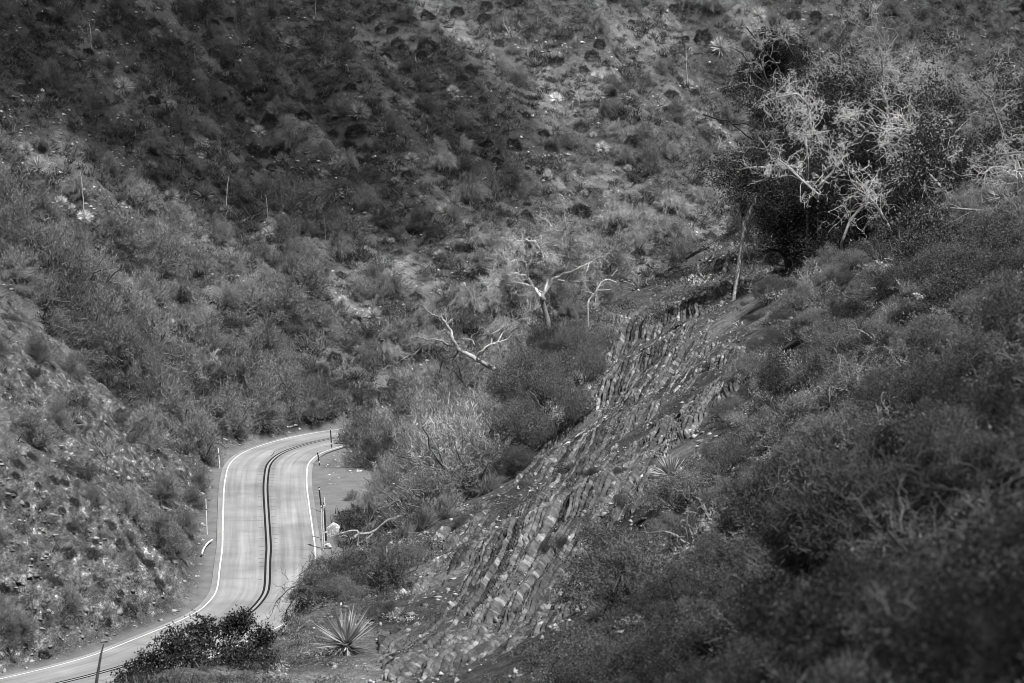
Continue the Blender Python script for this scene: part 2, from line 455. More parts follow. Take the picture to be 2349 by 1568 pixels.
def twigs(mb, p, d, L, r, depth, R, wob=0.35, kids=(2, 4), sides=4, keep=0.62, up=0.05, rmin=0.006):
    pts, de = crook(p, d, L, 5, wob, R)
    tube(mb, pts, [r, r * 0.55], sides if r > 0.02 else 3, R.uniform(.8, 1.15))
    if depth <= 0: return
    for _ in range(R.integers(kids[0], kids[1] + 1)):
        k = R.integers(1, 6)
        dd = unit(unit(pts[k] - pts[k - 1]) + R.normal(size=3) * 0.75 + np.array([0, 0, up]))
        twigs(mb, pts[k], dd, L * keep * R.uniform(.7, 1.2), max(rmin, r * 0.58), depth - 1, R, wob, kids, sides, keep, up, rmin)

# ------------------------------------------------------------------ ground sheet
def grid_faces(nr, nc):
    i = np.arange(nr - 1)[:, None] * nc; j = np.arange(nc - 1)[None]
    return np.stack([i + j, i + j + 1, i + nc + j + 1, i + nc + j], -1).reshape(-1, 4)

def cover_masks(x, y):
    sr, _ = sdist(road_c[::4], x, y)
    bank = sstep(4.6, 6.5, -sr) * (1 - sstep(13, 34, -sr + 5 * fbm(x / 7, y / 7, 31, 3))) * (1 - sstep(233, 242, y))
    dirt = np.maximum(1 - sstep(0.95, 1.4, np.hypot((x + 12.6) / 4.6, (y - 237.0) / 11.0) + 0.2 * fbm(x / 2, y / 2, 8, 3)), 1 - sstep(4.2, 5.6, np.abs(sr)))
    return bank, dirt

def build_ground():
    ys = [-20.0]
    while ys[-1] < 470: ys.append(ys[-1] + (0.30 if 160 < ys[-1] < 245 else max(0.16, min(0.62, 0.0026 * max(ys[-1], 40)))))
    ys = np.array(ys)
    nc = 700
    s = np.linspace(-1, 1, nc); s = np.sign(s) * (0.75 * np.abs(s) + 0.25 * np.abs(s) ** 3)
    half = 16 + 0.30 * np.maximum(ys, 0)
    x = s[None] * half[:, None]; y = np.broadcast_to(ys[:, None], x.shape)
    z = Z(x, y)
    sr, _ = sdist(road_c[::4], x, y)
    ok = sstep(5.0, 7.5, np.abs(sr))
    bank, dirt = cover_masks(x, y)
    z = z + ok * (1 - dirt) * (0.10 * fbm(x / 1.1, y / 1.1, 41, 4) + 0.55 * bank * fbm(x / 1.8, y / 3.6, 44, 5) + 0.35 * bank * np.abs(fbm(x / .6, y / 1.6, 45, 3)) - 0.5 * bank * np.maximum(0, fbm(x / 3.5, y / 3.0, 47, 3)))
    mb = MB(); mb.add(np.stack([x, y, z], -1), None, grid_faces(len(ys), nc))
    me = mb.mesh('hillside', M['ground'], smooth=True)
    for nm, v in (('bank', bank), ('dirt', dirt)):
        a = me.attributes.new(nm, 'FLOAT', 'POINT'); a.data.foreach_set('value', v.astype(np.float32).ravel())
    structure(link('hillside', me))
build_ground()

# ------------------------------------------------------------------ road and its markings
def strip(c, nrm, offs, z, mb, tone=1.0):
    """a ribbon along c through the given sideways offsets"""
    v = np.stack([np.concatenate([c + nrm * o, np.full((len(c), 1), z)], 1) for o in offs], 1)
    k = grid_faces(len(c), len(offs))
    mb.add(v, None, k[:, ::-1], tone)
def build_road():
    mb = MB(); offs = np.linspace(-HALF - 0.45, HALF + 0.45, 33)
    n = len(road_c)
    lane = 1 + 0.10 * np.exp(-((np.abs(np.abs(offs) - 1.75)) / 0.55) ** 2) - 0.10 * np.exp(-((np.abs(offs) - 0.2) / 0.5) ** 2) - 0.13 * sstep(3.3, 3.9, np.abs(offs))
    strip(road_c, road_n, offs, 0.0, mb, np.broadcast_to(lane, (n, len(offs))).ravel())
    me = mb.mesh('road', M['asphalt'])
    uv = me.uv_layers.new(name='UVMap')
    vi = np.zeros(len(me.loops), np.int32); me.loops.foreach_get('vertex_index', vi)
    uvv = np.stack([offs[vi % len(offs)], (vi // len(offs)) * 0.5], 1)
    uv.data.foreach_set('uv', uvv.astype(np.float32).ravel())
    road = structure(link('road', me))
    for o in (-HALF, HALF):
        mb = MB(); w = 0.055
        wob = 0.02 * fbm(np.arange(n) / 6.0, np.zeros(n), 3)[:, None]
        strip(road_c + road_n * wob, road_n, (o - w, o + w), 0.004, mb)
        link('edge_line', mb.mesh('edge_line', M['white']), road)
    for o in (-0.17, 0.17):
        mb = MB(); w = 0.08
        strip(road_c, road_n, (o - w, o + w), 0.004, mb)
        link('centre_line', mb.mesh('centre_line', M['black']), road)
    mb = MB(); strip(road_c, road_n, (-0.07, 0.07), 0.004, mb)
    link('centre_gap', mb.mesh('centre_gap', M['grey']), road)
    tick = MB()
    s_all = np.arange(n)
    for i in range(60, n - 60, 3):
        if not (195 < road_c[i, 1] < 248): continue
        t = np.gradient(road_c, axis=0)[i]; t /= np.linalg.norm(t)
        for sg in (-1, 1):
            o = sg * (0.52 + rng.normal() * 0.03); L = rng.uniform(.10, .24); w = 0.045
            if rng.uniform() < .2: continue
            c = road_c[i] + road_n[i] * o
            q = [c - road_n[i] * L - t * w, c + road_n[i] * L - t * w, c + road_n[i] * L + t * w, c - road_n[i] * L + t * w]
            tick.add([(a[0], a[1], 0.004) for a in q], None, [[0, 1, 2, 3]])
    o = link('crack_mark', tick.mesh('crack_mark', M['grey_seam']), road); o['kind'] = 'stuff'
    # a tar-filled crack running round the bend, and a fine cross joint
    mb = MB(); c = road_c[30:66]; wob = 0.5 + 0.5 * fbm(np.arange(len(c)) / 9.0, np.zeros(len(c)), 5)[:, None]
    strip(c + road_n[30:66] * (wob - 1.1), road_n[30:66], (-0.03, 0.03), 0.004, mb)
    link('tar_seam', mb.mesh('tar_seam', M['black']), road)
    return road

def seams(road):
    mb = MB()
    for i, a, b in ((126, -3.3, -0.3), (170, -3.2, -.2), (186, .3, 3.2), (232, .2, 3.3), (150, .4, 3.3), (214, -3.3, -.4), (262, -3.2, 3.2)):
        if i >= len(road_c): continue
        t = np.gradient(road_c, axis=0)[i]; t /= np.linalg.norm(t)
        o = np.linspace(a, b, 14); w = .12 * fbm(o * 1.3, o * 0 + i, 7, 2)
        l = np.stack([road_c[i] + road_n[i] * oo + t * ww for oo, ww in zip(o, w)])
        v = np.concatenate([np.concatenate([l - t * .018, np.full((14, 1), .004)], 1), np.concatenate([l + t * .018, np.full((14, 1), .004)], 1)])
        k = np.arange(13)[:, None]; mb.add(v, None, np.concatenate([k, k + 1, k + 15, k + 14], 1))
    o = link('joint_seam', mb.mesh('joint_seam', M['grey_seam']), road); o['kind'] = 'stuff'
seams(build_road())

# ------------------------------------------------------------------ rock outcrop along the edge of the near ridge
ROCK_POLY = np.array([(1650, 560), (1480, 680), (1370, 725), (1235, 950), (1165, 1100), (1000, 1200), (930, 1330), (840, 1600), (1250, 1600), (1340, 1400), (1400, 1290), (1500, 1150), (1610, 1010), (1700, 900), (1730, 790), (1640, 720), (1740, 640), (1740, 560)], float)
def poly_sd(poly, X, Y):
    inside = np.zeros(X.shape, bool); best = np.full(X.shape, 1e9)
    for i in range(len(poly)):
        ax, ay = poly[i]; bx, by = poly[(i + 1) % len(poly)]
        c = ((ay > Y) != (by > Y)) & (X < (bx - ax) * (Y - ay) / (by - ay + 1e-9) + ax)
        inside ^= c
        dx, dy = bx - ax, by - ay
        t = np.clip(((X - ax) * dx + (Y - ay) * dy) / (dx * dx + dy * dy), 0, 1)
        best = np.minimum(best, np.hypot(X - ax - t * dx, Y - ay - t * dy))
    return np.where(inside, best, -best)

def h1(i, s=0): return _h(np.asarray(i), np.zeros_like(np.asarray(i)), s)
def build_rock():
    e = resample(catmull(edge[3:-2], 20), 0.095)
    for _ in range(60): e[1:-1] = 0.25 * e[:-2] + 0.5 * e[1:-1] + 0.25 * e[2:]
    nl = normals2(e)                                       # left (valley) side
    ws = np.arange(3.6, -16.0, -0.037)
    x = e[:, None, 0] + nl[:, None, 0] * ws; y = e[:, None, 1] + nl[:, None, 1] * ws
    z = Z(x, y)
    X, Y = proj(np.stack([x, y, z], -1))
    m = poly_sd(ROCK_POLY, X, Y) + 45 * fbm(x / 1.6, y / 2.5, 61, 4)
    mask = sstep(-10, 35, m)
    uu = np.arange(len(e))[:, None] * 0.095; mask = mask * sstep(1, 7, uu) * sstep(1, 7, uu[-1] - uu)
    u = np.broadcast_to((np.arange(len(e)) * 0.095)[:, None], x.shape)
    t = (x - 0.19 * y + 0.22 * z) + 0.45 * fbm(x / 4, y / 11, 71, 3) + 0.09 * fbm(x / .9, y / 3.4, 72, 3)
    def beds(th, seed, amp):
        q = t / th; q = q + 1.8 * vnoise(q * 0.45, q * 0 + 3, seed)
        i = np.floor(q).astype(int); f = q - i
        def layer(i):
            i = np.where(h1(i // 2, seed + 20) < .5, 2 * (i // 2), i)      # some beds are twice as thick
            ln = 2.0 + 5.0 * h1(i, seed + 1)
            b = np.floor(u / ln + 7 * h1(i, seed + 2) + 0.5 * fbm(x / .8, y / .8, seed, 2)).astype(int)
            hh = h1(i, seed + 3) * 0.9 + _h(i, b, seed + 4) * 0.2 + 0.22 * fbm(u / 2.8, i * 3.7, seed + 9, 3)
            return np.where(_h(i, b, seed + 5) < 0.05, hh - 0.7, hh), b
        h0, b = layer(i); hn, _ = layer(i + 1)
        s = sstep(.55, 1.0, f)
        crack = -1.5 * np.exp(-(np.minimum(f, 1 - f) / 0.13) ** 2) * (0.35 + 0.65 * vnoise(u / 1.4, i * 2.3, seed + 11))
        return amp * (h0 * (1 - s) + hn * s + crack), i, b
    d1, i1, b1 = beds(0.20, 3, 0.27)
    d2, i2, b2 = beds(0.11, 13, 0.10)
    big = 0.55 * fbm(x / 2.6, y / 8, 81, 3)
    disp = d1 + d2 + big + 0.10 * fbm(x / .22, y / .5, 83, 3) - 0.02
    disp = disp * (0.35 + 0.65 * sstep(0.2, 0.8, mask)) * mask - (1 - mask) * 0.30
    pos = np.stack([x - 0.45 * disp, y - 0.25 * disp, z + 0.75 * disp], -1)
    tone = 0.25 + 0.70 * h1(np.where(h1(i1 // 2, 23) < .5, 2 * (i1 // 2), i1), 90) + 0.15 * _h(i1, b1, 91) + 0.35 * (_h(i2, b2, 92) - 0.5)
    vein = (h1(i1, 95) > 0.88) & (_h(i1, b1, 96) > 0.62) & (fbm(x / .5, y / 1.2, 97, 3) > -.1)
    tone = np.where(vein, tone * 1.6 + 0.7, tone)
    tone = tone * np.where(fbm(x / .22, y / .5, 99, 2) > .40, 2.2, 1.0)
    mb = MB(); mb.add(pos, None, grid_faces(*x.shape), tone.ravel())
    o = link('rock_outcrop', mb.mesh('rock_outcrop', M['rock']))
    tag(o, 'long outcrop of tilted thin rock beds running diagonally down the near ridge', 'rock')
    return mask
build_rock()

# ------------------------------------------------------------------ plant shapes (about 1 m tall, 1.3 m wide before scaling)
def stems(seed, n=7, h=0.6, r=0.02, spread=0.7):
    R = np.random.default_rng(seed); mb = MB()
    for _ in range(n):
        a = R.uniform(0, 6.28); d = unit(np.array([math.cos(a) * spread, math.sin(a) * spread, R.uniform(.5, 1)]))
        twigs(mb, (0, 0, -0.08), d, h, r, 1, R, 0.25, (2, 3), 4)
    return mb.mesh('stem', M['stem'])
def sh_feather(seed, nb=30, nbl=62, w=0.011, LL=(.16, .34), sp=.33):
    R = np.random.default_rng(seed); mb = MB()
    lean = R.normal(size=2) * 0.22
    lobes = unit(R.normal(size=(7, 3)) + np.array([0, 0, .5]))
    for k in range(nb):
        a = k * 2.399 + R.normal() * .3; el = R.uniform(0.15, 1.5)
        ax = unit(np.array([math.cos(a) * math.cos(el) + lean[0], math.sin(a) * math.cos(el) + lean[1], math.sin(el) * 1.15 + .1]))
        Lb = R.uniform(.62, 1.05) * (0.78 + 0.25 * math.sin(el)) * (.72 + .42 * float(np.max(lobes @ ax)) ** 3)
        t = R.uniform(.15, 1, nbl) ** 0.8
        curve = np.array([0, 0, -0.18]) * (t ** 2)[:, None] * math.cos(el)
        p = ax * (t * Lb * 0.8)[:, None] + curve + R.normal(size=(nbl, 3)) * 0.035
        d = unit(ax + R.normal(size=(nbl, 3)) * sp + np.array([0, 0, .15]))
        blades(mb, p, d, R.uniform(*LL, nbl), w * R.uniform(.7, 1.3, nbl), R.normal(size=(nbl, 3)) * .12, R.uniform(.55, 1.45, nbl) * R.uniform(.8, 1.2), R)
    return mb.mesh('foliage', M['feather'])
def sh_droop(seed, nb=46, nbl=34, w=0.011, LL=(.18, .36)):
    R = np.random.default_rng(seed); mb = MB()
    lean = R.normal() * .5
    for k in range(nb):
        a = -.5 + lean + R.normal() * .75; rr = R.uniform(.2, 1.25); hh = R.uniform(.25, 1.05) * (1.15 - .35 * rr)
        t = np.sort(R.uniform(.05, R.uniform(.55, 1.0), nbl))
        out = rr * t; up = hh * np.sin(t * 2.35) * 1.0 - 0.25 * t ** 3
        p = np.stack([np.cos(a) * out, np.sin(a) * out, np.maximum(up, .02)], 1) + R.normal(size=(nbl, 3)) * .04
        tg = np.stack([np.full(nbl, math.cos(a) * rr), np.full(nbl, math.sin(a) * rr), hh * 2.35 * np.cos(t * 2.35) - 0.75 * t ** 2], 1)
        d = unit(unit(tg) + R.normal(size=(nbl, 3)) * .22)
        blades(mb, p, d, R.uniform(*LL, nbl), w * R.uniform(.6, 1.3, nbl), np.tile([0, 0, -.22], (nbl, 1)) + R.normal(size=(nbl, 3)) * .08, R.uniform(.5, 1.6, nbl), R)
    return mb.mesh('foliage', M['droop'])
def sh_leafy(seed, nc=64, nl=48, ls=0.026, flat=0.75, mat='leaf'):
    R = np.random.default_rng(seed); mb = MB()
    lob = [(R.normal(size=3) * np.array([.34, .34, .12]) + np.array([0, 0, .48]), R.uniform(.25, .42)) for _ in range(7)]
    for _ in range(nc):
        c0, r0 = lob[R.integers(len(lob))]
        c = c0 + unit(R.normal(size=3)) * r0 * R.uniform(.55, 1.0) * np.array([1, 1, flat])
        c[2] = max(c[2], 0.04)
        p = c + R.normal(size=(nl, 3)) * R.uniform(.035, .085)
        leaves(mb, p, ls * R.uniform(.6, 1.3, nl), R.uniform(.5, 1.5, nl) * R.uniform(.7, 1.3), R, .6)
    return mb.mesh('foliage', M[mat])
def sh_round(seed):
    R = np.random.default_rng(seed); mb = MB(); n = 2300
    d = unit(R.normal(size=(n, 3))); d[:, 2] = np.abs(d[:, 2]) * R.uniform(.7, 1.0) - .06
    f = 1 + 0.25 * np.sin(d[:, 0] * 5 + seed) * np.sin(d[:, 1] * 6 + 2 * seed) + R.normal(size=n) * .05
    p = d * np.array([.62, .62, .72]) * f[:, None] * (R.uniform(.5, 1, n) ** .35)[:, None]
    blades(mb, p, unit(d + R.normal(size=(n, 3)) * .5), R.uniform(.07, .15, n), .022, R.normal(size=(n, 3)) * .1, R.uniform(.5, 1.5, n), R)
    return mb.mesh('round_shrub', M['round'])
def sh_sage(seed):
    R = np.random.default_rng(seed); mb = MB()
    for _ in range(R.integers(9, 14)):
        c = np.array([R.normal() * .32, R.normal() * .32, .05]); n = 110; r = R.uniform(.2, .36)
        d = unit(R.normal(size=(n, 3)) * np.array([1, 1, .7]) + np.array([0, 0, .8]))
        p = c + d * (r * R.uniform(.25, 1, n))[:, None]
        blades(mb, p, unit(d + R.normal(size=(n, 3)) * .35), R.uniform(.10, .26, n), R.uniform(.012, .026, n), R.normal(size=(n, 3)) * .15, R.uniform(.5, 1.6, n) * R.uniform(.75, 1.3), R)
    return mb.mesh('sage_shrub', M['sage'])
def sh_sage_fine(seed):
    R = np.random.default_rng(seed); mb = MB()
    for _ in range(R.integers(16, 24)):
        c = np.array([R.normal() * .34, R.normal() * .34, .03]); n = 210; r = R.uniform(.16, .34)
        d = unit(R.normal(size=(n, 3)) * np.array([1, 1, .7]) + np.array([0, 0, .9]))
        p = c + d * (r * R.uniform(.2, 1.1, n))[:, None]
        blades(mb, p, unit(d * .6 + R.normal(size=(n, 3)) * .4 + np.array([0, 0, .4])), R.uniform(.05, .15, n), R.uniform(.006, .013, n), R.normal(size=(n, 3)) * .15, R.uniform(.5, 1.6, n) * R.uniform(.75, 1.3), R)
    return mb.mesh('sage_shrub', M['sage'])
def sh_dry(seed):
    R = np.random.default_rng(seed); mb = MB()
    for _ in range(R.integers(6, 10)):
        a = R.uniform(0, 6.28); s = R.uniform(.4, 1.2)
        twigs(mb, (R.normal() * .05, R.normal() * .05, -.05), (math.cos(a) * s, math.sin(a) * s, 1), R.uniform(.35, .6), .02, 3, R, .28, (2, 3), 4, .68, .1, .006)
    return mb.mesh('dry_shrub', M['dry'])
def sh_yucca(seed, n=170, w=0.042, dead=0.25):
    R = np.random.default_rng(seed); mb = MB()
    k = np.arange(n); a = k * 2.39996; el = math.radians(82) - (k / n) ** 0.8 * math.radians(95) + R.normal(size=n) * .07
    d = np.stack([np.cos(a) * np.cos(el), np.sin(a) * np.cos(el), np.sin(el)], 1)
    L = R.uniform(.46, .62, n)
    tone = R.uniform(.65, 1.35, n) * np.where(el < 0, .8, 1.0)
    blades(mb, d * .06 + np.array([0, 0, .10]), d, L, w * R.uniform(.8, 1.2, n), np.zeros((n, 3)) + np.array([0, 0, -.03]), tone, R)
    return mb.mesh('rosette', M['yucca'])
def sh_stalk(seed, h=2.4, bend=0.25):
    R = np.random.default_rng(seed); mb = MB()
    pts = [(0, 0, 0)]; d = np.array([R.normal() * .05, R.normal() * .05, 1.0])
    t = np.linspace(0, 1, 9)
    b = R.uniform(0, 6.28)
    pts = np.stack([np.cos(b) * bend * h * t ** 2.5, np.sin(b) * bend * h * t ** 2.5, h * t], 1) + R.normal(size=(9, 3)) * .015
    tube(mb, pts, [.035, .03, .02], 5)
    n = 90; tt = R.uniform(.55, 1, n)
    p = np.stack([np.interp(tt, t, pts[:, i]) for i in range(3)], 1); dd = unit(R.normal(size=(n, 3)) + np.array([0, 0, .2]))
    blades(mb, p, dd, R.uniform(.06, .2, n) * (1.25 - tt), .02, np.zeros((n, 3)), 1.0, R)
    return mb.mesh('flower_stalk', M['stalk'])

def sh_feather_big(seed): return sh_feather(seed, 130, 75, .0075, (.03, .10), 1.0)
def sh_droop_big(seed): return sh_droop(seed, 95, 62, .0062, (.09, .20))
V = dict(
    feathery_shrub=[(sh_feather(100 + i), stems(140 + i)) for i in range(6)],
    drooping_shrub=[(sh_droop(200 + i), stems(240 + i, 6, .55, .022)) for i in range(4)],
    leafy_shrub=[(sh_leafy(300 + i), stems(340 + i, 6, .5, .024)) for i in range(5)],
    round_shrub=[(sh_round(400 + i), None) for i in range(5)],
    sage_shrub=[(sh_sage(500 + i), None) for i in range(6)],
    dry_shrub=[(sh_dry(600 + i), None) for i in range(6)],
    yucca=[(sh_yucca(700 + i), None) for i in range(4)],
    ridge_brush=[(sh_feather_big(170 + i), stems(170 + i)) for i in range(4)],
    chaparral_bush=[(sh_leafy(320 + i, 260, 80, .0145), stems(370 + i, 9, .5, .02)) for i in range(4)],
)
BIG = dict(feathery_shrub=[(sh_feather_big(150 + i), stems(140 + i)) for i in range(5)], drooping_shrub=[(sh_droop_big(250 + i), stems(240 + i, 6, .55, .022)) for i in range(4)])
BIG['sage_shrub'] = [(sh_sage_fine(560 + i), None) for i in range(4)]
STALKS = [sh_stalk(760 + i, 2.6, b) for i, b in enumerate((0.03, 0.12, 0.3, 0.5))]
PHRASE = dict(feathery_shrub=('feathery shrub', 'shrub'), drooping_shrub=('drooping wispy shrub', 'shrub'), leafy_shrub=('leafy shrub', 'shrub'), round_shrub=('rounded shrub', 'shrub'),
              sage_shrub=('tufted scrub bush', 'bush'), dry_shrub=('bare twiggy bush', 'bush'), yucca=('spiky yucca', 'yucca'), ridge_brush=('wispy brush clump', 'brush'), chaparral_bush=('fine-leaved bush', 'bush'), near=('', ''))
GROUP = dict(feathery_shrub='feathery shrubs on the canyon slopes', drooping_shrub='drooping wispy shrubs on the hillside', leafy_shrub='leafy shrubs on the slopes', round_shrub='dark rounded shrubs dotting the slopes',
             sage_shrub='tufted scrub bushes on the slopes', dry_shrub='bare twiggy bushes on the slopes', yucca='yuccas on the canyon slopes', ridge_brush='wispy brush clumps on the near ridge', chaparral_bush='fine-leaved bushes on the near ridge')
WIDTH = dict(feathery_shrub=1.9, drooping_shrub=1.75, leafy_shrub=1.45, round_shrub=1.35, sage_shrub=1.45, dry_shrub=1.5, yucca=1.15, ridge_brush=1.5, chaparral_bush=1.45)
MIDH = dict(feathery_shrub=.45, drooping_shrub=.45, leafy_shrub=.5, round_shrub=.3, sage_shrub=.25, dry_shrub=.5, yucca=.15, ridge_brush=.45, chaparral_bush=.5)
ALL = []                                                    # (object, kind, X, Y, width in picture units, shade)
placed = []                                                 # X, Y, w of what already stands there

_wd = {}
def wide(me):
    """how wide a plant shape really is"""
    if me.name not in _wd:
        co = np.zeros(len(me.vertices) * 3, np.float32); me.vertices.foreach_get('co', co); co = co.reshape(-1, 3)
        c = np.median(co[:, :2], 0); _wd[me.name] = 2 * float(np.percentile(np.hypot(co[:, 0] - c[0], co[:, 1] - c[1]), 92))
    return _wd[me.name]
def plant(kind, pos, width_m, shade=1.0, stalk=None, tall=1.0, parts=True, label=None):
    """one plant standing on the ground at pos, about width_m wide"""
    big = kind in BIG and (width_m > 1.7 or (pos[1] < 115 and width_m > .6))
    pool = BIG[kind] if big else V[kind]
    var = pool[rng.integers(len(pool))]
    s = width_m / wide(var[0])
    rot = (rng.normal() * .06, rng.normal() * .06, rng.uniform(0, 6.283))
    sc = (s, s, s * tall * rng.uniform(.9, 1.15))
    if kind == 'yucca': pos = (pos[0], pos[1], pos[2] + .16)
    if kind == 'yucca': rot = (rng.uniform(.3, .75), rng.normal() * .15, 0)
    loc = (pos[0], pos[1], pos[2] - 0.05 * s)
    if (var[1] is not None and parts) or stalk is not None:
        o = bpy.data.objects.new(kind, None); COL.objects.link(o)
        o.location = loc; o.rotation_euler = (0, 0, rot[2]); o.empty_display_size = 0.2
        link('rosette' if kind == 'yucca' else 'foliage', var[0], o, rot=rot if kind == 'yucca' else (0, 0, 0), scale=sc, shade=shade)
        if var[1] is not None: link('stem', var[1], o, scale=sc, shade=1.0)
        if stalk is not None: link('flower_stalk', STALKS[stalk], o, scale=s * rng.uniform(.9, 1.1), shade=rng.uniform(.8, 1.2))
    else:
        o = link(kind, var[0], None, loc, rot, sc, shade)
    X, Y = proj(np.array([pos[0], pos[1], pos[2] + MIDH[kind] * s]))
    ALL.append([o, kind, float(X), float(Y), width_m * F / pos[1], shade, label])
    placed.append((float(X), float(Y), width_m * F / pos[1]))
    return o

REG = {1: (0, 0), 2: (780.2, 0), 3: (1560.4, 0), 4: (0, 517), 5: (780.2, 517), 6: (1560.4, 517), 7: (0, 1041.5), 8: (780.2, 1041.5), 9: (1560.4, 1041.5)}
def at(reg, zx, zy): return REG[reg][0] + zx * .3362, REG[reg][1] + zy * .3362
SIZE = dict(feathery_shrub=1.08, drooping_shrub=1.0, leafy_shrub=1.05, round_shrub=1.0, sage_shrub=1.05, dry_shrub=1.05, yucca=1.22, ridge_brush=1.0, chaparral_bush=1.05)
def put(kind, reg, zx, zy, zw, shade=1.0, **kw):
    """a plant whose crown shows around this spot of the photo; its foot is found on the ground below"""
    X, Y = at(reg, zx, zy); w = zw * .3362 * SIZE[kind]
    lift = w / WIDTH[kind] * MIDH[kind] * kw.get('tall', 1.0)
    x, y, z, ok = ground([X], [min(Y + lift, 1640)])
    if not ok[0]: return None
    if y[0] < 20: return None
    wm = w * y[0] / F
    return plant(kind, (x[0], y[0], z[0]), wm, shade, **kw)

# ------------------------------------------------------------------ plants one can point to in the photograph
B, D_ = 1.5, 0.6
YUCCAS = [(1, 1120, 185, 110, .8), (1, 1065, 260, 90, 1), (1, 1900, 225, 80, .9), (1, 1990, 330, 100, 1), (1, 790, 300, 90, .6), (1, 840, 590, 130, B), (1, 640, 540, 110, .8), (1, 545, 425, 110, .6), (1, 450, 375, 100, .8), (1, 1870, 770, 90, B),
 (1, 1770, 905, 95, B), (1, 1705, 850, 60, 1), (1, 265, 1150, 130, 1), (1, 180, 1040, 90, 1), (1, 1240, 1070, 140, .6), (1, 1930, 1100, 90, 1.1), (1, 745, 1150, 130, .7), (1, 1395, 1350, 140, .6), (1, 1170, 1350, 100, 1.1), (1, 420, 1400, 90, B),
 (1, 490, 1445, 60, B), (1, 1560, 630, 80, .8), (1, 1030, 1150, 80, .8), (1, 950, 1060, 80, .7), (1, 2220, 1215, 70, 1), (1, 830, 810, 60, 1), (1, 1700, 730, 40, B),
 (2, 305, 430, 70, 1.3), (2, 355, 475, 60, 1.1), (2, 830, 290, 60, B), (2, 875, 300, 50, B), (2, 465, 590, 80, 1), (2, 655, 520, 70, .8), (2, 710, 570, 60, .9), (2, 770, 625, 80, B), (2, 795, 685, 50, .9), (2, 130, 775, 130, 1), (2, 435, 730, 90, 1),
 (2, 540, 720, 100, .9), (2, 370, 690, 110, .6), (2, 490, 1095, 90, 1.3), (2, 500, 1355, 110, 1), (2, 450, 1440, 110, .7), (2, 780, 1390, 110, 1), (2, 720, 1455, 110, 1.3), (2, 560, 1400, 80, .8), (2, 375, 1265, 50, B), (2, 1410, 615, 90, .9), (2, 1475, 690, 90, 2.0),
 (2, 1755, 535, 80, B), (2, 1790, 1035, 90, B), (2, 280, 200, 70, .7), (2, 1785, 610, 50, 1), (3, 530, 110, 110, 1.3), (3, 270, 325, 130, 1.1), (4, 1835, 75, 90, B), (4, 1760, 125, 100, .6), (4, 2105, 35, 80, 1.2), (4, 2235, 515, 100, .6), (4, 2330, 545, 60, .9),
 (5, 905, 330, 90, 1.1), (5, 850, 460, 80, .8), (5, 680, 230, 80, 1), (5, 755, 160, 60, .8), (5, 230, 625, 110, 1), (5, 55, 1210, 80, .9), (5, 100, 680, 60, .9), (5, 10, 680, 60, .9), (5, 120, 630, 50, B), (5, 15, 520, 60, B)]
for q in YUCCAS: put('yucca', *q)
for q, st in (((1, 575, 1495, 110, 1.7), 1), ((3, 45, 595, 90, 1.1), 0), ((4, 2222, 150, 70, 1.2), 0), ((1, 1830, 1540, 70, 1.1), 1), ((1, 1545, 1450, 80, .9), 2), ((1, 2155, 150, 50, 1.1), 0), ((1, 625, 385, 70, .7), 3), ((5, 905, 560, 60, .9), 0), ((4, 1600, 1015, 60, 1.1), 2)):
    put('yucca', *q, stalk=st)

ROUNDS = [(1, 1635, 820, 80), (1, 1680, 700, 90), (1, 2070, 790, 120), (1, 1620, 890, 90), (1, 1720, 1030, 140), (1, 1840, 1040, 110), (1, 1700, 1100, 120), (1, 1850, 1150, 80), (1, 2270, 920, 90), (1, 180, 1370, 110), (1, 480, 860, 100), (1, 1600, 1410, 120),
 (1, 1050, 1240, 80), (1, 2200, 580, 80), (1, 150, 600, 100), (1, 350, 660, 120), (1, 700, 700, 110), (1, 1200, 290, 100), (1, 300, 110, 120), (1, 1040, 700, 110), (1, 1450, 170, 100), (1, 1560, 120, 80), (1, 250, 1000, 120), (1, 450, 1350, 90), (1, 600, 360, 90),
 (2, 115, 895, 150), (2, 40, 985, 80), (2, 175, 1015, 90), (2, 70, 1035, 110), (2, 600, 315, 150), (2, 180, 300, 70), (2, 305, 380, 90), (2, 430, 345, 70), (2, 890, 470, 110), (2, 970, 680, 70), (2, 1265, 790, 75), (2, 1100, 800, 70), (2, 1660, 475, 80), (2, 1985, 155, 60),
 (2, 1720, 390, 110), (2, 1770, 310, 90), (2, 1270, 1210, 70), (2, 1280, 1155, 40), (2, 1480, 420, 100), (2, 70, 600, 90), (2, 375, 580, 60), (2, 460, 1185, 90), (2, 1380, 900, 110), (2, 800, 80, 100), (2, 1000, 60, 90), (2, 980, 140, 90), (2, 360, 195, 80), (2, 590, 110, 120),
 (2, 1010, 980, 80), (2, 2000, 960, 110), (2, 1180, 980, 120), (2, 2260, 640, 110), (2, 2240, 750, 90), (2, 1640, 1440, 140), (2, 1110, 1130, 100), (2, 1060, 1090, 60), (3, 400, 520, 75), (3, 160, 260, 130), (3, 250, 920, 120), (3, 400, 1060, 90), (3, 60, 1330, 60), (3, 100, 640, 70), (3, 30, 270, 70),
 (7, 620, 705, 125), (7, 725, 1150, 80), (7, 880, 1080, 130), (7, 600, 930, 60), (7, 790, 1000, 80), (7, 170, 370, 80), (7, 350, 180, 110), (7, 500, 330, 90), (7, 820, 630, 60), (7, 560, 780, 80), (7, 650, 600, 50), (7, 380, 880, 120), (7, 300, 1380, 100), (7, 1000, 740, 120), (7, 1070, 890, 110), (7, 100, 980, 60), (7, 250, 230, 70), (7, 110, 60, 100), (7, 200, 20, 110), (7, 940, 700, 90), (7, 30, 930, 90)]
for r, x, y, w in ROUNDS: put('round_shrub', r, x, y, w, rng.uniform(.7, 1.4))

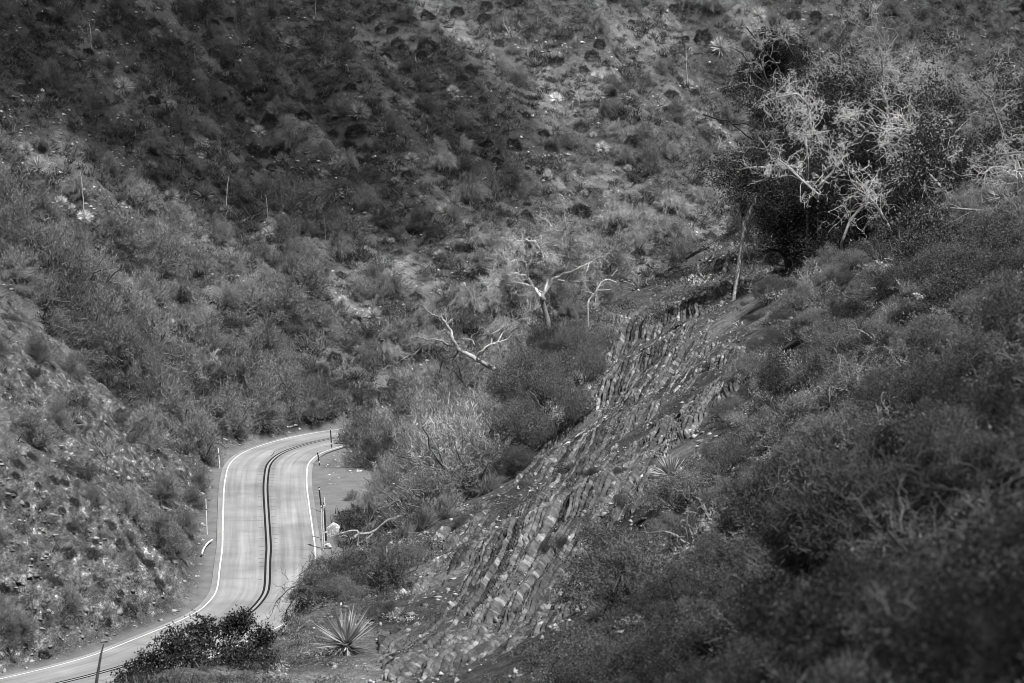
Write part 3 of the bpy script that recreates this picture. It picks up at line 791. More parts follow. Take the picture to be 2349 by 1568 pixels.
FEATHERS = [(4, 100, 150, 300, .8), (4, 420, 350, 330, .7), (4, 480, 560, 330, .6), (4, 700, 800, 330, .8), (4, 560, 720, 280, .75), (4, 1260, 1360, 330, 1.1), (4, 1700, 1050, 320, .9), (4, 1850, 1130, 280, 1.1), (4, 1800, 830, 280, .8), (4, 1950, 560, 300, .9), (4, 2150, 1230, 250, .7), (4, 1880, 1320, 180, .9),
 (4, 1000, 1420, 280, 1.2), (4, 1300, 1480, 240, .9), (4, 250, 850, 200, .7), (4, 200, 1430, 280, .8), (4, 1560, 900, 200, .8), (4, 850, 80, 250, 1), (4, 900, 640, 240, 1), (4, 2100, 400, 240, .9), (4, 250, 250, 280, .7), (4, 820, 920, 240, .6), (4, 1060, 1180, 220, .8), (4, 1180, 1120, 200, .8), (4, 1450, 840, 230, .9), (4, 620, 420, 240, 1.1), (4, 780, 480, 240, 1.2), (4, 950, 780, 230, 1), (4, 1120, 900, 230, .9),
 (4, 2290, 1200, 130, .8), (4, 1600, 1390, 150, 1),
 (5, 950, 1150, 340, 1.3), (5, 1000, 1320, 380, 1.3), (5, 700, 1370, 300, 1.0), (5, 150, 1420, 280, .7), (5, 550, 1480, 280, 1.2), (5, 1100, 1470, 330, .9), (5, 450, 1200, 250, 1.0), (5, 760, 1180, 260, 1.2), (5, 1250, 1330, 260, .8), (5, 330, 1490, 180, 1.0), (5, 850, 1050, 280, 1.2), (5, 1650, 350, 260, .9), (5, 1830, 260, 280, .9), (5, 1500, 500, 240, .8), (5, 1150, 500, 240, .7), (5, 1300, 150, 220, .8),
 (8, 500, 120, 330, .8), (8, 420, 380, 240, .7), (8, 650, 330, 200, .9), (8, 900, 120, 280, .8), (8, 330, 230, 200, .8), (8, 700, 400, 180, 1.0), (8, 1000, 230, 180, .9), (8, 520, 480, 200, .8), (8, 420, 560, 160, .9),
 (7, 640, 320, 160, .9), (7, 870, 380, 200, 1.1), (7, 1080, 560, 280, .8), (7, 1200, 640, 220, .8), (7, 1100, 260, 200, .8), (7, 1350, 200, 160, .7), (7, 1330, 330, 150, .7), (7, 1250, 480, 180, .8), (7, 900, 600, 130, .9)]
for q in FEATHERS: put('feathery_shrub', *q)
DARKLEAF = [(4, 1400, 1120, 240, .9), (4, 1500, 1260, 230, .8), (4, 1680, 640, 150, 1), (4, 2060, 950, 250, .8), (4, 2300, 1100, 170, .7), (4, 480, 1230, 290, .9), (4, 60, 640, 150, 1), (4, 1450, 1400, 170, 1), (4, 2200, 1000, 160, .9), (4, 2050, 1080, 170, 1), (7, 600, 130, 220, .9), (7, 450, 60, 180, 1.1), (4, 560, 1360, 200, .9), (1, 1060, 1180, 140, .9),
 (5, 130, 1180, 190, .9), (5, 60, 1140, 140, .8), (8, 780, 210, 220, .8), (8, 800, 60, 200, 1), (8, 600, 220, 200, .9),
 (2, 230, 1150, 280, 1.2), (2, 530, 1270, 240, 1.3), (2, 100, 1200, 150, 1), (2, 800, 780, 200, 1.1), (2, 980, 790, 120, 1), (5, 660, 60, 150, 1), (5, 1580, 160, 200, 1), (1, 640, 580, 110, 1), (1, 1350, 30, 200, .7), (1, 900, 90, 220, .7), (1, 120, 250, 200, .7), (1, 100, 1250, 200, .8)]
for q in DARKLEAF: put('leafy_shrub', *q)
DROOPS = [(4, 1400, 650, 220, 1.1), (4, 1250, 450, 250, .8), (4, 1100, 150, 290, .7), (4, 1250, 650, 240, 1), (4, 760, 440, 240, 1.4), (4, 1450, 80, 220, .8), (4, 1350, 300, 230, .8), (4, 1520, 520, 220, .8), (4, 950, 60, 230, .8), (4, 1650, 300, 180, 1.1), (4, 2100, 230, 200, 1.1), (1, 1380, 550, 150, 1.3), (1, 980, 1290, 250, .8), (1, 1300, 100, 180, .6),
 (2, 640, 1020, 160, 1.5), (2, 690, 1120, 170, 1.8), (2, 820, 1010, 140, 1.6), (2, 50, 1110, 150, 1.5), (2, 330, 860, 160, .9), (2, 900, 1330, 160, 1.2), (2, 1440, 1220, 90, 2.2), (2, 1480, 1290, 120, 2.0), (2, 2230, 1400, 160, 1.7), (2, 1850, 1500, 200, 1.7), (2, 2050, 1480, 170, 1.5), (2, 1250, 1340, 130, 1.0),
 (5, 290, 880, 190, 1.3), (5, 420, 1050, 120, 1.9), (5, 540, 1110, 170, 1.9), (5, 80, 430, 160, 1.3), (5, 1150, 90, 180, 1.2), (5, 900, 120, 170, 1.3), (5, 350, 750, 170, 1), (5, 1020, 560, 170, 1.2), (1, 700, 300, 140, .7), (1, 560, 1300, 180, 1), (1, 1400, 900, 150, 1.1), (1, 2150, 1330, 180, 1.1), (1, 1850, 90, 160, .7), (1, 420, 130, 160, .5)]
for q in DROOPS: put('drooping_shrub', *q)
DRYS = [(1, 150, 220, 170, .35), (1, 660, 430, 160, .45), (1, 1080, 560, 200, .6), (1, 1330, 160, 170, .4), (1, 2170, 1100, 220, .8), (1, 720, 830, 90, .6), (1, 500, 1170, 120, .7), (1, 730, 1400, 150, .3), (1, 1230, 820, 140, .9), (2, 460, 70, 110, .9), (2, 360, 820, 170, .5), (2, 1450, 820, 150, 1.3), (2, 1250, 200, 170, .25), (2, 1500, 400, 130, .2), (2, 1130, 1000, 210, .5), (2, 1540, 1470, 90, 1.3), (2, 1980, 1110, 130, .5), (2, 1450, 1110, 90, .9), (2, 680, 740, 100, .3), (2, 1050, 1280, 160, .7), (2, 1440, 1540, 140, 1.2), (2, 2310, 920, 110, .25),
 (4, 60, 1130, 230, .18), (4, 770, 290, 130, 1.2), (4, 1430, 440, 130, .6), (4, 1130, 510, 130, .6), (4, 1440, 800, 160, 1.3), (4, 1750, 330, 80, 1.3), (4, 530, 1390, 180, .9), (4, 720, 1500, 240, .9), (4, 910, 1430, 150, .25), (4, 1260, 1150, 120, .3), (4, 1800, 1380, 90, .8), (4, 100, 820, 150, .4), (7, 1060, 180, 240, .8), (7, 820, 130, 160, .3), (7, 210, 430, 150, .25), (5, 1600, 200, 150, .9), (5, 130, 360, 130, .7), (5, 1560, 350, 170, .9), (5, 990, 520, 150, 1),
 (8, 1540, 330, 130, .9), (8, 1900, 400, 190, .8), (8, 2050, 330, 130, .35), (8, 2200, 750, 160, .9), (8, 1480, 240, 140, 1.0), (9, 740, 480, 300, .9), (6, 640, 1080, 160, .6), (6, 1330, 620, 160, .8), (6, 960, 1170, 90, 1), (9, 1680, 950, 250, .5), (9, 350, 1000, 100, .9)]
for q in DRYS: put('dry_shrub', *q)
RIDGE_SAGE = [(6, 780, 380, 230, .8), (6, 1000, 480, 250, .7), (6, 1050, 760, 260, .7), (6, 880, 860, 170, .6), (6, 560, 860, 150, .6), (6, 600, 380, 160, .9), (6, 720, 560, 150, 1), (6, 500, 700, 150, 1), (6, 1200, 560, 180, .8), (6, 1200, 1000, 200, .9), (6, 800, 1000, 150, .9), (6, 330, 1050, 150, .6), (6, 100, 1120, 90, .6), (6, 1000, 1340, 220, .6), (6, 520, 1330, 160, .9), (6, 700, 1450, 200, .9), (8, 1310, 930, 130, .4), (8, 1230, 1080, 150, .5), (8, 1590, 100, 190, .5), (8, 2290, 270, 150, .5), (8, 950, 1290, 180, .5), (8, 1750, 540, 110, .8),
 (9, 850, 150, 260, .7), (9, 420, 420, 180, 1), (9, 150, 480, 170, .9), (9, 80, 690, 150, .6), (9, 300, 760, 160, 1.1), (9, 640, 700, 170, .7), (9, 150, 1200, 260, .6), (9, 800, 1150, 300, .6)]
for q in RIDGE_SAGE: put('sage_shrub', *q)
put('yucca', 8, 2260, 170, 250, .8)

# the mass of tall feathery brush between the road bend, the turnout and the ridge: foot in the photo, width, height factor, shade
for X, Y, w, t, shd in [(845, 1072, 4.0, 1.15, .8), (905, 1080, 4.6, 1.25, .9), (960, 1092, 4.8, 1.2, 1.2), (1010, 1120, 4.4, 1.1, 1.3), (890, 1118, 3.2, 1.0, 1.0), (960, 1150, 3.8, 1.0, 1.1), (1060, 1080, 4.6, 1.2, 1.3), (1112, 1100, 4.0, 1.0, 1.0), (930, 1180, 2.8, 1.0, .9), (1000, 1186, 3.0, .9, .9),
                        (880, 1036, 3.8, 1.15, .8), (985, 1022, 4.8, 1.2, 1.2), (1070, 1012, 4.6, 1.2, 1.3), (1122, 960, 4.2, 1.1, 1.1), (1012, 965, 4.0, 1.1, 1.1), (930, 992, 3.8, 1.1, .9), (1050, 930, 3.6, 1.0, 1.3), (960, 935, 3.4, 1.0, .9), (820, 1030, 2.4, 1.1, .8), (1150, 1030, 3.6, 1.0, .8), (1075, 1140, 3.2, .9, .9), (1180, 900, 4.0, 1.0, .9),
                        (900, 1215, 2.4, .9, .8), (840, 1180, 1.9, .8, .7), (810, 1150, 1.5, .8, .8), (865, 1150, 2.2, .9, .8)]:
    g = G(X, Y); plant('feathery_shrub', tuple(g), w * .92, shd * rng.uniform(.75, 1.6), tall=t)
for X, Y, w, t, shd in [(1290, 1000, 5.0, 1.15, 1.2), (1235, 1040, 4.4, 1.1, 1.0), (1330, 900, 4.6, 1.2, 1.5), (1250, 930, 4.8, 1.15, 1.3), (1180, 1000, 4.0, 1.0, 1.1), (1190, 1090, 3.4, 1.0, .8), (1345, 830, 3.8, 1.1, 1.6)]:
    g = G(X, Y); plant('chaparral_bush', tuple(g), w, shd * 1.1, tall=t)
# tall feathery brush along the crest of the cut bank
for X, Y, w, t, shd in [(30, 560, 4.4, 1.1, .8), (95, 640, 4.8, 1.1, .9), (165, 700, 5.0, 1.15, .75), (235, 780, 5.0, 1.15, .8), (300, 850, 4.8, 1.1, .7), (355, 920, 4.4, 1.1, .85), (410, 990, 4.4, 1.1, 1.0), (455, 1050, 4.0, 1.1, 1.0), (130, 590, 4.0, 1.0, 1.1), (215, 670, 4.4, 1.0, 1.2), (290, 740, 4.4, 1.0, 1.2), (350, 800, 4.2, 1.0, 1.1), (420, 880, 4.0, 1.0, 1.0),
                        (20, 480, 4.0, 1.0, .9), (520, 985, 4.0, 1.1, 1.1), (590, 975, 4.2, 1.1, 1.0), (650, 950, 4.0, 1.1, .9), (705, 960, 3.4, 1.0, .8), (640, 880, 4.0, 1.0, 1.0), (560, 900, 3.8, 1.0, .8)]:
    x, y, z, ok = ground([X], [Y]); yy = max(float(y[0]), 240.5); rx, rz = ray(X, Y); xx = float(rx) * yy
    plant('feathery_shrub', (xx, yy, float(Z(xx, yy))), w, shd, tall=t)

# pale brush among and around the dead trees
for X, Y, w, t, shd in [(1000, 735, 3.2, .9, 1.2), (1080, 715, 3.4, .9, 1.4), (1150, 775, 3.4, .9, 1.3), (985, 805, 3.4, .9, 1.1), (1062, 875, 3.6, .9, 1.4), (1000, 895, 3.2, .9, 1.2), (1120, 885, 3.2, .9, 1.3), (920, 775, 3.2, .9, 1.0), (1180, 655, 3.2, .8, 1.3), (1330, 660, 3.0, .8, 1.3), (1400, 615, 3.2, .8, 1.4), (1455, 575, 3.4, .8, 1.6), (1510, 540, 3.6, .8, 1.7), (1352, 575, 3.0, .8, 1.3), (1100, 615, 3.0, .8, 1.1), (1440, 520, 3.4, .8, 1.7), (1560, 500, 3.2, .8, 1.5), (1610, 470, 2.8, .8, 1.3), (1250, 560, 3.0, .8, 1.0)]:
    g = G(X, Y); plant('feathery_shrub' if (X // 7) % 2 else 'drooping_shrub', tuple(g), w, shd, tall=t)

for q in ((5, 1460, 800, 400, 1.5), (5, 1600, 720, 320, 1.7), (5, 1330, 880, 330, 1.4), (5, 1200, 960, 300, 1.2), (5, 1480, 960, 300, .9), (5, 1380, 1080, 280, .8), (5, 1280, 1200, 260, .8), (5, 1180, 1130, 240, 1.1), (5, 1560, 860, 240, 1.0)): put('chaparral_bush', *q)

# the crown of the dark bush in front of the bare tree's foot
for X, Y, d, w, shd in ((1255, 722, 203, 3.6, .7), (1305, 710, 200, 3.8, .8), (1350, 728, 197, 3.2, .8), (1222, 780, 202, 3.6, .7), (1180, 835, 202, 3.4, .6), (1285, 795, 196, 3.8, .65), (1240, 860, 194, 3.6, .5), (1300, 880, 190, 3.4, .5)):
    top = P(X, Y, d); zg = float(Z(top[0], top[1])); h = max(1.2, top[2] - zg)
    plant('chaparral_bush', (top[0], top[1], zg), w, shd, tall=h / (w / 1.35 * .95))

# low dark brush hiding the feet of the oaks
for X, Y, w in ((1725, 588, 2.6), (1765, 606, 3.0), (1805, 612, 3.0), (1850, 604, 3.0), (1900, 594, 2.8), (1950, 584, 2.6), (2060, 566, 2.6), (2120, 560, 2.6), (1785, 590, 2.8)):
    g = G(X, Y); plant('leafy_shrub', tuple(g), w, .7, tall=1.15)

# ------------------------------------------------------------------ trees
def px_line(pts, d0, f=lambda x, y: (x, y), amp=1.6):
    """a branch followed in the photo, given real depth: neighbouring branches swing nearer and farther together"""
    out = []
    q = np.array([f(*p) for p in pts], float)
    s = np.linspace(0, len(q) - 1, (len(q) - 1) * 3 + 1)
    q = np.stack([np.interp(s, np.arange(len(q)), q[:, i]) for i in range(2)], 1)
    for X, Y in q:
        dd = amp * float(fbm(np.array(X / 45.0), np.array(Y / 45.0), 123, 2))
        out.append(P(X, Y, d0 + dd))
    return np.array(out)
def spray(mb, pts, R, n, L, r, depth=2, frm=0.35, wob=0.4, up=0.0):
    for _ in range(n):
        k = R.integers(max(1, int(len(pts) * frm)), len(pts))
        d = unit(unit(pts[k] - pts[k - 1]) + R.normal(size=3) * .8 + np.array([0, 0, up]))
        twigs(mb, pts[k], d, L * R.uniform(.5, 1.2), r, depth, R, wob, (1, 3), 4, .65, 0.0, .007)
def knobby(ln, R): return ln + np.vstack([np.zeros(3), R.normal(size=(len(ln) - 1, 3)) * .035])
def empty(name, loc):
    o = bpy.data.objects.new(name, None); COL.objects.link(o); o.location = loc; return o
def part(name, mb, mat, root, shade=1.0, smooth=False):
    loc = np.array(root.location)
    mb.v = [v - loc for v in mb.v]
    return link(name, mb.mesh(name, mat, smooth), root, shade=shade)

A_ = lambda x, y: (1128 + .14406 * x, 470 + .14406 * y)
B_ = lambda x, y: (902.4 + .17607 * x, 658 + .17607 * y)
C_ = lambda x, y: (658 + .12005 * x, 1128 + .12005 * y)

def bare_tree():
    R = np.random.default_rng(11); d0 = 226
    g = G(1262, 800); d0 = 226.0
    base = P(1264, 860, d0); base[2] = float(Z(base[0], base[1])) - .2
    root = empty('dead_tree', tuple(base)); tag(root, 'bare dead tree with crooked pale limbs above the dark bush by the ridge', 'tree')
    mb = MB(); tr = np.vstack([base[None], px_line([(1264, 800), (1256, 735), (1248, 705), (1243, 690)], d0, amp=0.6), px_line([(830, 1500), (790, 1470)], d0, A_)])
    tube(mb, tr, [.26, .20, .17], 7); part('trunk', mb, M['bark_pale'], root, .55, True)
    L = [([(790, 1480), (700, 1350), (650, 1300), (480, 1250), (340, 1240), (210, 1195), (110, 1190), (0, 1260), (-80, 1320)], .16, .05, 1.2), ([(650, 1300), (620, 1230), (570, 1155), (440, 1120), (300, 1085), (240, 1110), (170, 1190), (60, 1290), (0, 1370)], .14, .05, 1.25),
         ([(570, 1155), (575, 1060), (585, 980), (630, 900), (625, 830), (690, 760), (770, 690), (800, 640), (870, 610), (1000, 640)], .13, .04, .95), ([(770, 690), (900, 650), (1020, 655), (1090, 690), (1110, 750)], .09, .05, .9), ([(575, 1060), (545, 930), (460, 880), (400, 880), (300, 900), (210, 860), (180, 760)], .09, .04, 1.1),
         ([(790, 1480), (850, 1400), (950, 1220), (985, 1130), (1040, 1090), (1200, 1000), (1215, 860), (1215, 720), (1200, 620), (1240, 500), (1270, 430), (1370, 400)], .17, .05, .45), ([(850, 1390), (880, 1250), (900, 1180), (885, 1100), (850, 1050), (840, 950), (850, 880), (810, 780), (780, 720)], .15, .09, 1.2),
         ([(960, 1200), (1150, 1100), (1300, 1070), (1400, 1000), (1560, 920), (1680, 850), (1800, 830)], .12, .04, .9), ([(1110, 750), (1115, 600), (1140, 430), (1180, 350), (1170, 280), (1165, 150), (1150, 50)], .08, .035, .8), ([(1140, 440), (1040, 420), (960, 360), (870, 240)], .06, .03, 1.3),
         ([(110, 1190), (70, 1300), (70, 1450), (80, 1560)], .06, .03, 1.1), ([(820, 1400), (740, 1370), (670, 1385), (555, 1410), (570, 1460), (560, 1560)], .1, .04, .8), ([(1210, 690), (1320, 650), (1420, 590), (1450, 560)], .06, .03, 1.2), ([(1215, 860), (1120, 800), (980, 800), (900, 810)], .06, .035, 1.1), ([(760, 700), (700, 600), (560, 560), (430, 580), (350, 610)], .07, .03, 1.3), ([(560, 570), (450, 640), (440, 700)], .05, .03, 1.2), ([(1560, 920), (1500, 1080), (1440, 1190)], .05, .03, .9), ([(1040, 1200), (1260, 1230), (1500, 1215), (1700, 1215)], .06, .025, .9)]
    for pts, r0, r1, shd in L:
        ln = px_line(pts, d0, A_); mb = MB(); tube(mb, knobby(ln, R), [r0 * 1.0, r1 * .8], 6)
        spray(mb, ln, R, int(len(ln) * 1.6), 1.15, r1 * .42, 4, .3, .4, .1)
        part('limb', mb, M['bark_pale'], root, shd * 1.4)
bare_tree()

def fallen_limb():
    R = np.random.default_rng(12); d0 = 214
    base = P(1125, 850, d0); base[2] = float(Z(base[0], base[1]))
    root = empty('fallen_tree', tuple(base)); tag(root, 'pale dead tree leaning over, its forked limbs sprawled below the standing bare tree', 'tree')
    Ls = [('trunk', [(1330, 1090), (1180, 1000), (1040, 930), (960, 870), (860, 820), (780, 720), (755, 620), (730, 560), (690, 490), (620, 400)], .21, .12, 1.15), ('limb', [(620, 400), (560, 390), (480, 350), (400, 280), (330, 220)], .09, .04, .7), ('limb', [(760, 770), (690, 750), (640, 710), (540, 690), (420, 690), (340, 660), (220, 680), (200, 760)], .11, .04, .8),
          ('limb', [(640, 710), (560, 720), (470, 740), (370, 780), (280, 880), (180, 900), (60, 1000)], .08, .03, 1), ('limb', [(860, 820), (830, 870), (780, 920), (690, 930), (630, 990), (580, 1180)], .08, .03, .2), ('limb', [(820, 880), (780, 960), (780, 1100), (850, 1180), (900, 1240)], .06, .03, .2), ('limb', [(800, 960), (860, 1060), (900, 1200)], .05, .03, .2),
          ('limb', [(1100, 900), (1190, 790), (1290, 750), (1350, 730), (1460, 690), (1590, 610)], .09, .05, 1.2), ('limb', [(1350, 730), (1420, 610), (1480, 530), (1550, 495), (1640, 530)], .07, .05, 1.1), ('limb', [(1280, 740), (1260, 640), (1370, 560), (1440, 510), (1550, 495)], .06, .04, 1.1), ('limb', [(1510, 610), (1570, 560), (1650, 530), (1665, 450), (1670, 420), (1720, 430), (1770, 490)], .08, .05, 1.1), ('limb', [(1060, 760), (1030, 700), (940, 690), (880, 690), (870, 760)], .09, .05, .8), ('limb', [(1090, 920), (1180, 860), (1140, 920)], .05, .03, 1.3)]
    for nm, pts, r0, r1, shd in Ls:
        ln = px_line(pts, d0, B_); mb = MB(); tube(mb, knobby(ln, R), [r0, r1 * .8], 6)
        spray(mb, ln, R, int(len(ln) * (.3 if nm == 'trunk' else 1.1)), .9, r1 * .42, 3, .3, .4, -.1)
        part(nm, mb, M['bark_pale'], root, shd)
fallen_limb()

def log_by_road():
    d0 = float(G(858, 1238)[1]) + 0.5
    R = np.random.default_rng(13)
    base = P(845, 1240, d0); base[2] = float(Z(base[0], base[1]))
    root = empty('fallen_branch', tuple(base)); tag(root, 'thick pale fallen branch with forked ends lying at the ridge foot near the roadside boulder', 'branch')
    for nm, pts, r0, r1, shd in [('stem', [(2150, 470), (1920, 550), (1800, 650), (1700, 740), (1600, 790), (1480, 810), (1380, 810), (1300, 870), (1200, 930)], .07, .13, .9), ('limb', [(1370, 800), (1340, 750), (1220, 750), (1050, 800), (880, 880), (800, 930)], .10, .04, 1), ('limb', [(1630, 750), (1620, 830), (1500, 930), (1350, 1080), (1250, 1140)], .09, .04, .8), ('limb', [(1560, 940), (1480, 1140), (1360, 1330), (1290, 1480), (1270, 1560)], .06, .04, .9), ('limb', [(1200, 880), (1080, 840), (960, 910)], .06, .03, .8)]:
        ln = px_line(pts, d0, C_, .5); mb = MB(); tube(mb, ln, [r0, r1], 6); spray(mb, ln, R, 6, .5, .02, 2, .4, .4)
        part(nm, mb, M['bark_pale'], root, shd)
log_by_road()

def snag():
    d0 = 150.0
    R = np.random.default_rng(14)
    foot = P(1682, 610, d0); zt = float(Z(foot[0], foot[1]))
    base = np.array([foot[0], foot[1], min(zt, foot[2]) - .1])
    root = empty('dead_snag', tuple(base)); tag(root, 'pale broken dead trunk leaning at the edge of the dark oaks, twigs round its foot', 'tree')
    mb = MB(); ln = np.vstack([base[None], px_line([(1706, 520), (1720, 490), (1735, 455), (1752, 415), (1770, 378)], d0, amp=.3)]); tube(mb, knobby(ln, R), [.10, .13, .22], 7)
    part('trunk', mb, M['bark_pale'], root, 1.4, True)
    for pts in ([(1704, 530), (1725, 500), (1752, 470)], [(1700, 520), (1685, 500), (1680, 480)], [(1712, 560), (1716, 530), (1735, 510)], [(1760, 385), (1735, 384), (1712, 386)], [(1772, 374), (1768, 362), (1760, 352)]):
        ln = px_line(pts, d0, amp=.6); mb = MB(); tube(mb, ln, [.06, .03], 5); spray(mb, ln, R, 9, .9, .025, 3, .2, .45, .1)
        part('limb', mb, M['bark_pale'], root, 1.0)
snag()

# dark live oaks on the shoulder of the ridge
def oak_crown(seed, nc=430, nl=80, ls=.058):
    R = np.random.default_rng(seed); mb = MB()
    lob = [(R.normal(size=3) * np.array([1.5, 1.5, .9]), R.uniform(.8, 1.5)) for _ in range(11)]
    for _ in range(nc):
        c0, r0 = lob[R.integers(len(lob))]
        c = c0 + unit(R.normal(size=3)) * r0 * R.uniform(.45, 1.05)
        p = c + R.normal(size=(nl, 3)) * R.uniform(.14, .30)
        leaves(mb, p, ls * R.uniform(.6, 1.3, nl), R.uniform(.6, 1.35, nl) * R.uniform(.6, 1.4), R, .5)
    return mb.mesh('crown', M['oak'])
CROWNS = [oak_crown(900 + i) for i in range(4)]
SPARSE = oak_crown(911, 170, 62, .058)
OAKS = [(1815, 430, 158, 1.0, .8, 'dark oak directly behind the leaning pale snag'), (1930, 470, 150, 1.0, .75, 'dark oak filling the lowest middle of the oak clump above the stone scree'), (1880, 120, 188, .85, .55, 'blackest oak crown at the upper end of the oak clump'), (1990, 300, 160, 1.1, .95, 'dark oak at the heart of the oak clump behind the brightest twigs'),
        (2120, 420, 148, 1.1, .8, 'dark oak in the lower oak clump under the long horizontal dead limb'), (2260, 380, 138, 1.1, .85, 'dark oak at the outer lower end of the clump near the picture edge'), (2110, 180, 172, 1.1, 1.3, 'greyer oak crown in the upper oak clump'), (1835, 280, 172, .9, .8, 'dark oak behind the pale tangle at the clump side facing the hillside'), (2260, 210, 150, 1.1, 1.4, 'greyer oak crown at the upper outer end of the clump'), (1870, 505, 156, .7, .8, 'small dark oak at the clump foot beside the snag'), (2060, 505, 148, .85, .7, 'low dark oak at the clump foot above the scree'), (2200, 480, 142, .85, .75, 'low dark oak at the clump foot under the horizontal dead limb'), (2330, 300, 140, 1.0, 1.0, 'oak crown cut by the picture edge in the outer clump'), (2320, 440, 128, .8, .8, 'lowest oak crown at the picture edge')]
def oaks():
    for i, (X, Y, d, s, shd, lab) in enumerate(OAKS):
        c = P(X, Y + 12, d); zb = float(Z(c[0], c[1]))
        root = empty('oak_tree', (c[0], c[1], zb)); tag(root, lab, 'tree', 'dark oaks on the shoulder of the ridge')
        R = np.random.default_rng(950 + i)
        h = max(c[2] - zb, .8)
        mb = MB(); pts, _ = crook((0, 0, -.3), (R.normal() * .1, R.normal() * .1, 1), h + .3, 6, .12, R); pts[:, 2] = np.linspace(-.3, h, 7)
        tube(mb, pts, [.26, .14], 7)
        for k in range(6): twigs(mb, pts[R.integers(2, 6)], (R.normal(), R.normal(), .6), 1.5 * s, .09, 2, R, .3, (2, 3), 5, .7, .1, .02)
        link('trunk', mb.mesh('trunk', M['bark_dark']), root)
        link('crown', SPARSE if X > 2150 or (Y < 220 and X > 1900) else CROWNS[i % 4], root, (pts[-1][0], pts[-1][1], h), (0, 0, R.uniform(0, 6.28)), (1.35 * s, 1.25 * s, 1.15 * s), shd)
oaks()

# pale dead branches standing in front of and among the oaks
TANGLES = [  # start, end (px), depth, radius, twig count, twig length, shade, label
    ([(2040, 520), (2010, 470), (1985, 445)], 140, .05, 26, 1.15, 1.35, 'dense bright tangle of bare twigs low in front of the dark oaks'),
    ([(1930, 560), (1950, 505), (1985, 465)], 141, .06, 7, .7, 1.2, 'single crooked pale branch reaching up beside the low bright twig tangle'),
    ([(2155, 395), (2110, 330), (2085, 300), (2040, 290)], 144, .06, 40, 1.35, 1.35, 'largest and brightest tangle of bare branches in the middle of the oaks'),
    ([(2190, 480), (2150, 420), (2120, 390), (2170, 365), (2220, 355)], 140, .07, 24, .9, 1.1, 'forked bare branch hanging below the brightest twig tangle in the oaks'),
    ([(1990, 300), (1960, 275), (1930, 268)], 150, .05, 20, .9, 1.25, 'short pale twig cluster between the two brightest tangles'),
    ([(1875, 445), (1840, 415), (1810, 385), (1785, 365)], 146, .06, 20, .8, 1.25, 'pale zigzag branch across the dark oak beside the snag'),
    ([(1880, 425), (1910, 395), (1918, 370), (1900, 350)], 147, .05, 16, .7, 1.2, 'curved pale branch hooked over the dark oak heart'),
    ([(1860, 285), (1852, 240), (1830, 215), (1780, 225)], 156, .06, 40, 1.2, 1.1, 'wide tangle of pale twigs on the hillside flank of the oaks'),
    ([(1965, 205), (1950, 180), (1920, 160), (1890, 140)], 164, .05, 26, 1.0, .8, 'grey twig tangle crossing the blackest oak crown'),
    ([(2035, 240), (2020, 200), (2025, 160), (2020, 110)], 160, .06, 36, 1.2, .85, 'tall grey bare branches rising in the upper oaks'),
    ([(1850, 340), (1848, 315), (1865, 300)], 150, .05, 18, .8, 1.1, 'pale twig cluster on the dark oak below the wide tangle'),
    ([(2349, 390), (2310, 385), (2275, 385), (2255, 400)], 118, .05, 26, .9, .95, 'pale branch tangle entering from the picture edge over the outer oak'),
    ([(2400, 352), (2340, 350), (2290, 355), (2270, 365)], 118, .04, 14, .7, .9, 'thin forked branch above the tangle at the picture edge'),
    ([(2420, 490), (2340, 486), (2260, 484), (2180, 478)], 112, .045, 20, .8, .8, 'long horizontal dead limb below the oaks at the picture edge'),
    ([(2230, 470), (2260, 440), (2300, 420)], 126, .04, 16, .8, .8, 'loose bare twigs rising from the horizontal dead limb'),
    ([(2300, 300), (2280, 250), (2270, 220)], 132, .05, 30, 1.1, .7, 'dull grey twig haze at the outer upper oaks'),
    ([(2080, 260), (2110, 220), (2130, 190)], 156, .05, 28, 1.1, .8, 'grey twig haze on the upper middle oak'),
    ([(1960, 400), (1980, 350), (1945, 335)], 152, .04, 12, .7, 1.1, 'small bright twig sprig on the oak heart'),
]
def tangles():
    for i, (px, d, r, n, L, shd, lab) in enumerate(TANGLES):
        R = np.random.default_rng(1000 + i)
        ln = px_line(px, d, amp=1.2); back = ln[0] + np.array([0.3, 2.2, -.7]); foot = back + np.array([.2, 1.6, 0]); foot[2] = float(Z(foot[0], foot[1]))
        root = empty('dead_branch', tuple(foot)); tag(root, lab, 'branch', 'pale dead branches among the oaks')
        mb = MB(); tube(mb, np.vstack([foot[None], back[None], ln]) if back[2] > foot[2] + .3 else ln, [r * 1.2, r * 1.2, r * .7], 6)
        part('stem', mb, M['bark_pale'], root, shd * .9)
        mb = MB(); tube(mb, ln, r * .3, 4); spray(mb, ln, R, int(n * .85), L * 1.75, r * .26, 4, .15, .45, .1)
        part('twig', mb, M['twig_pale'], root, shd * 1.05)
tangles()

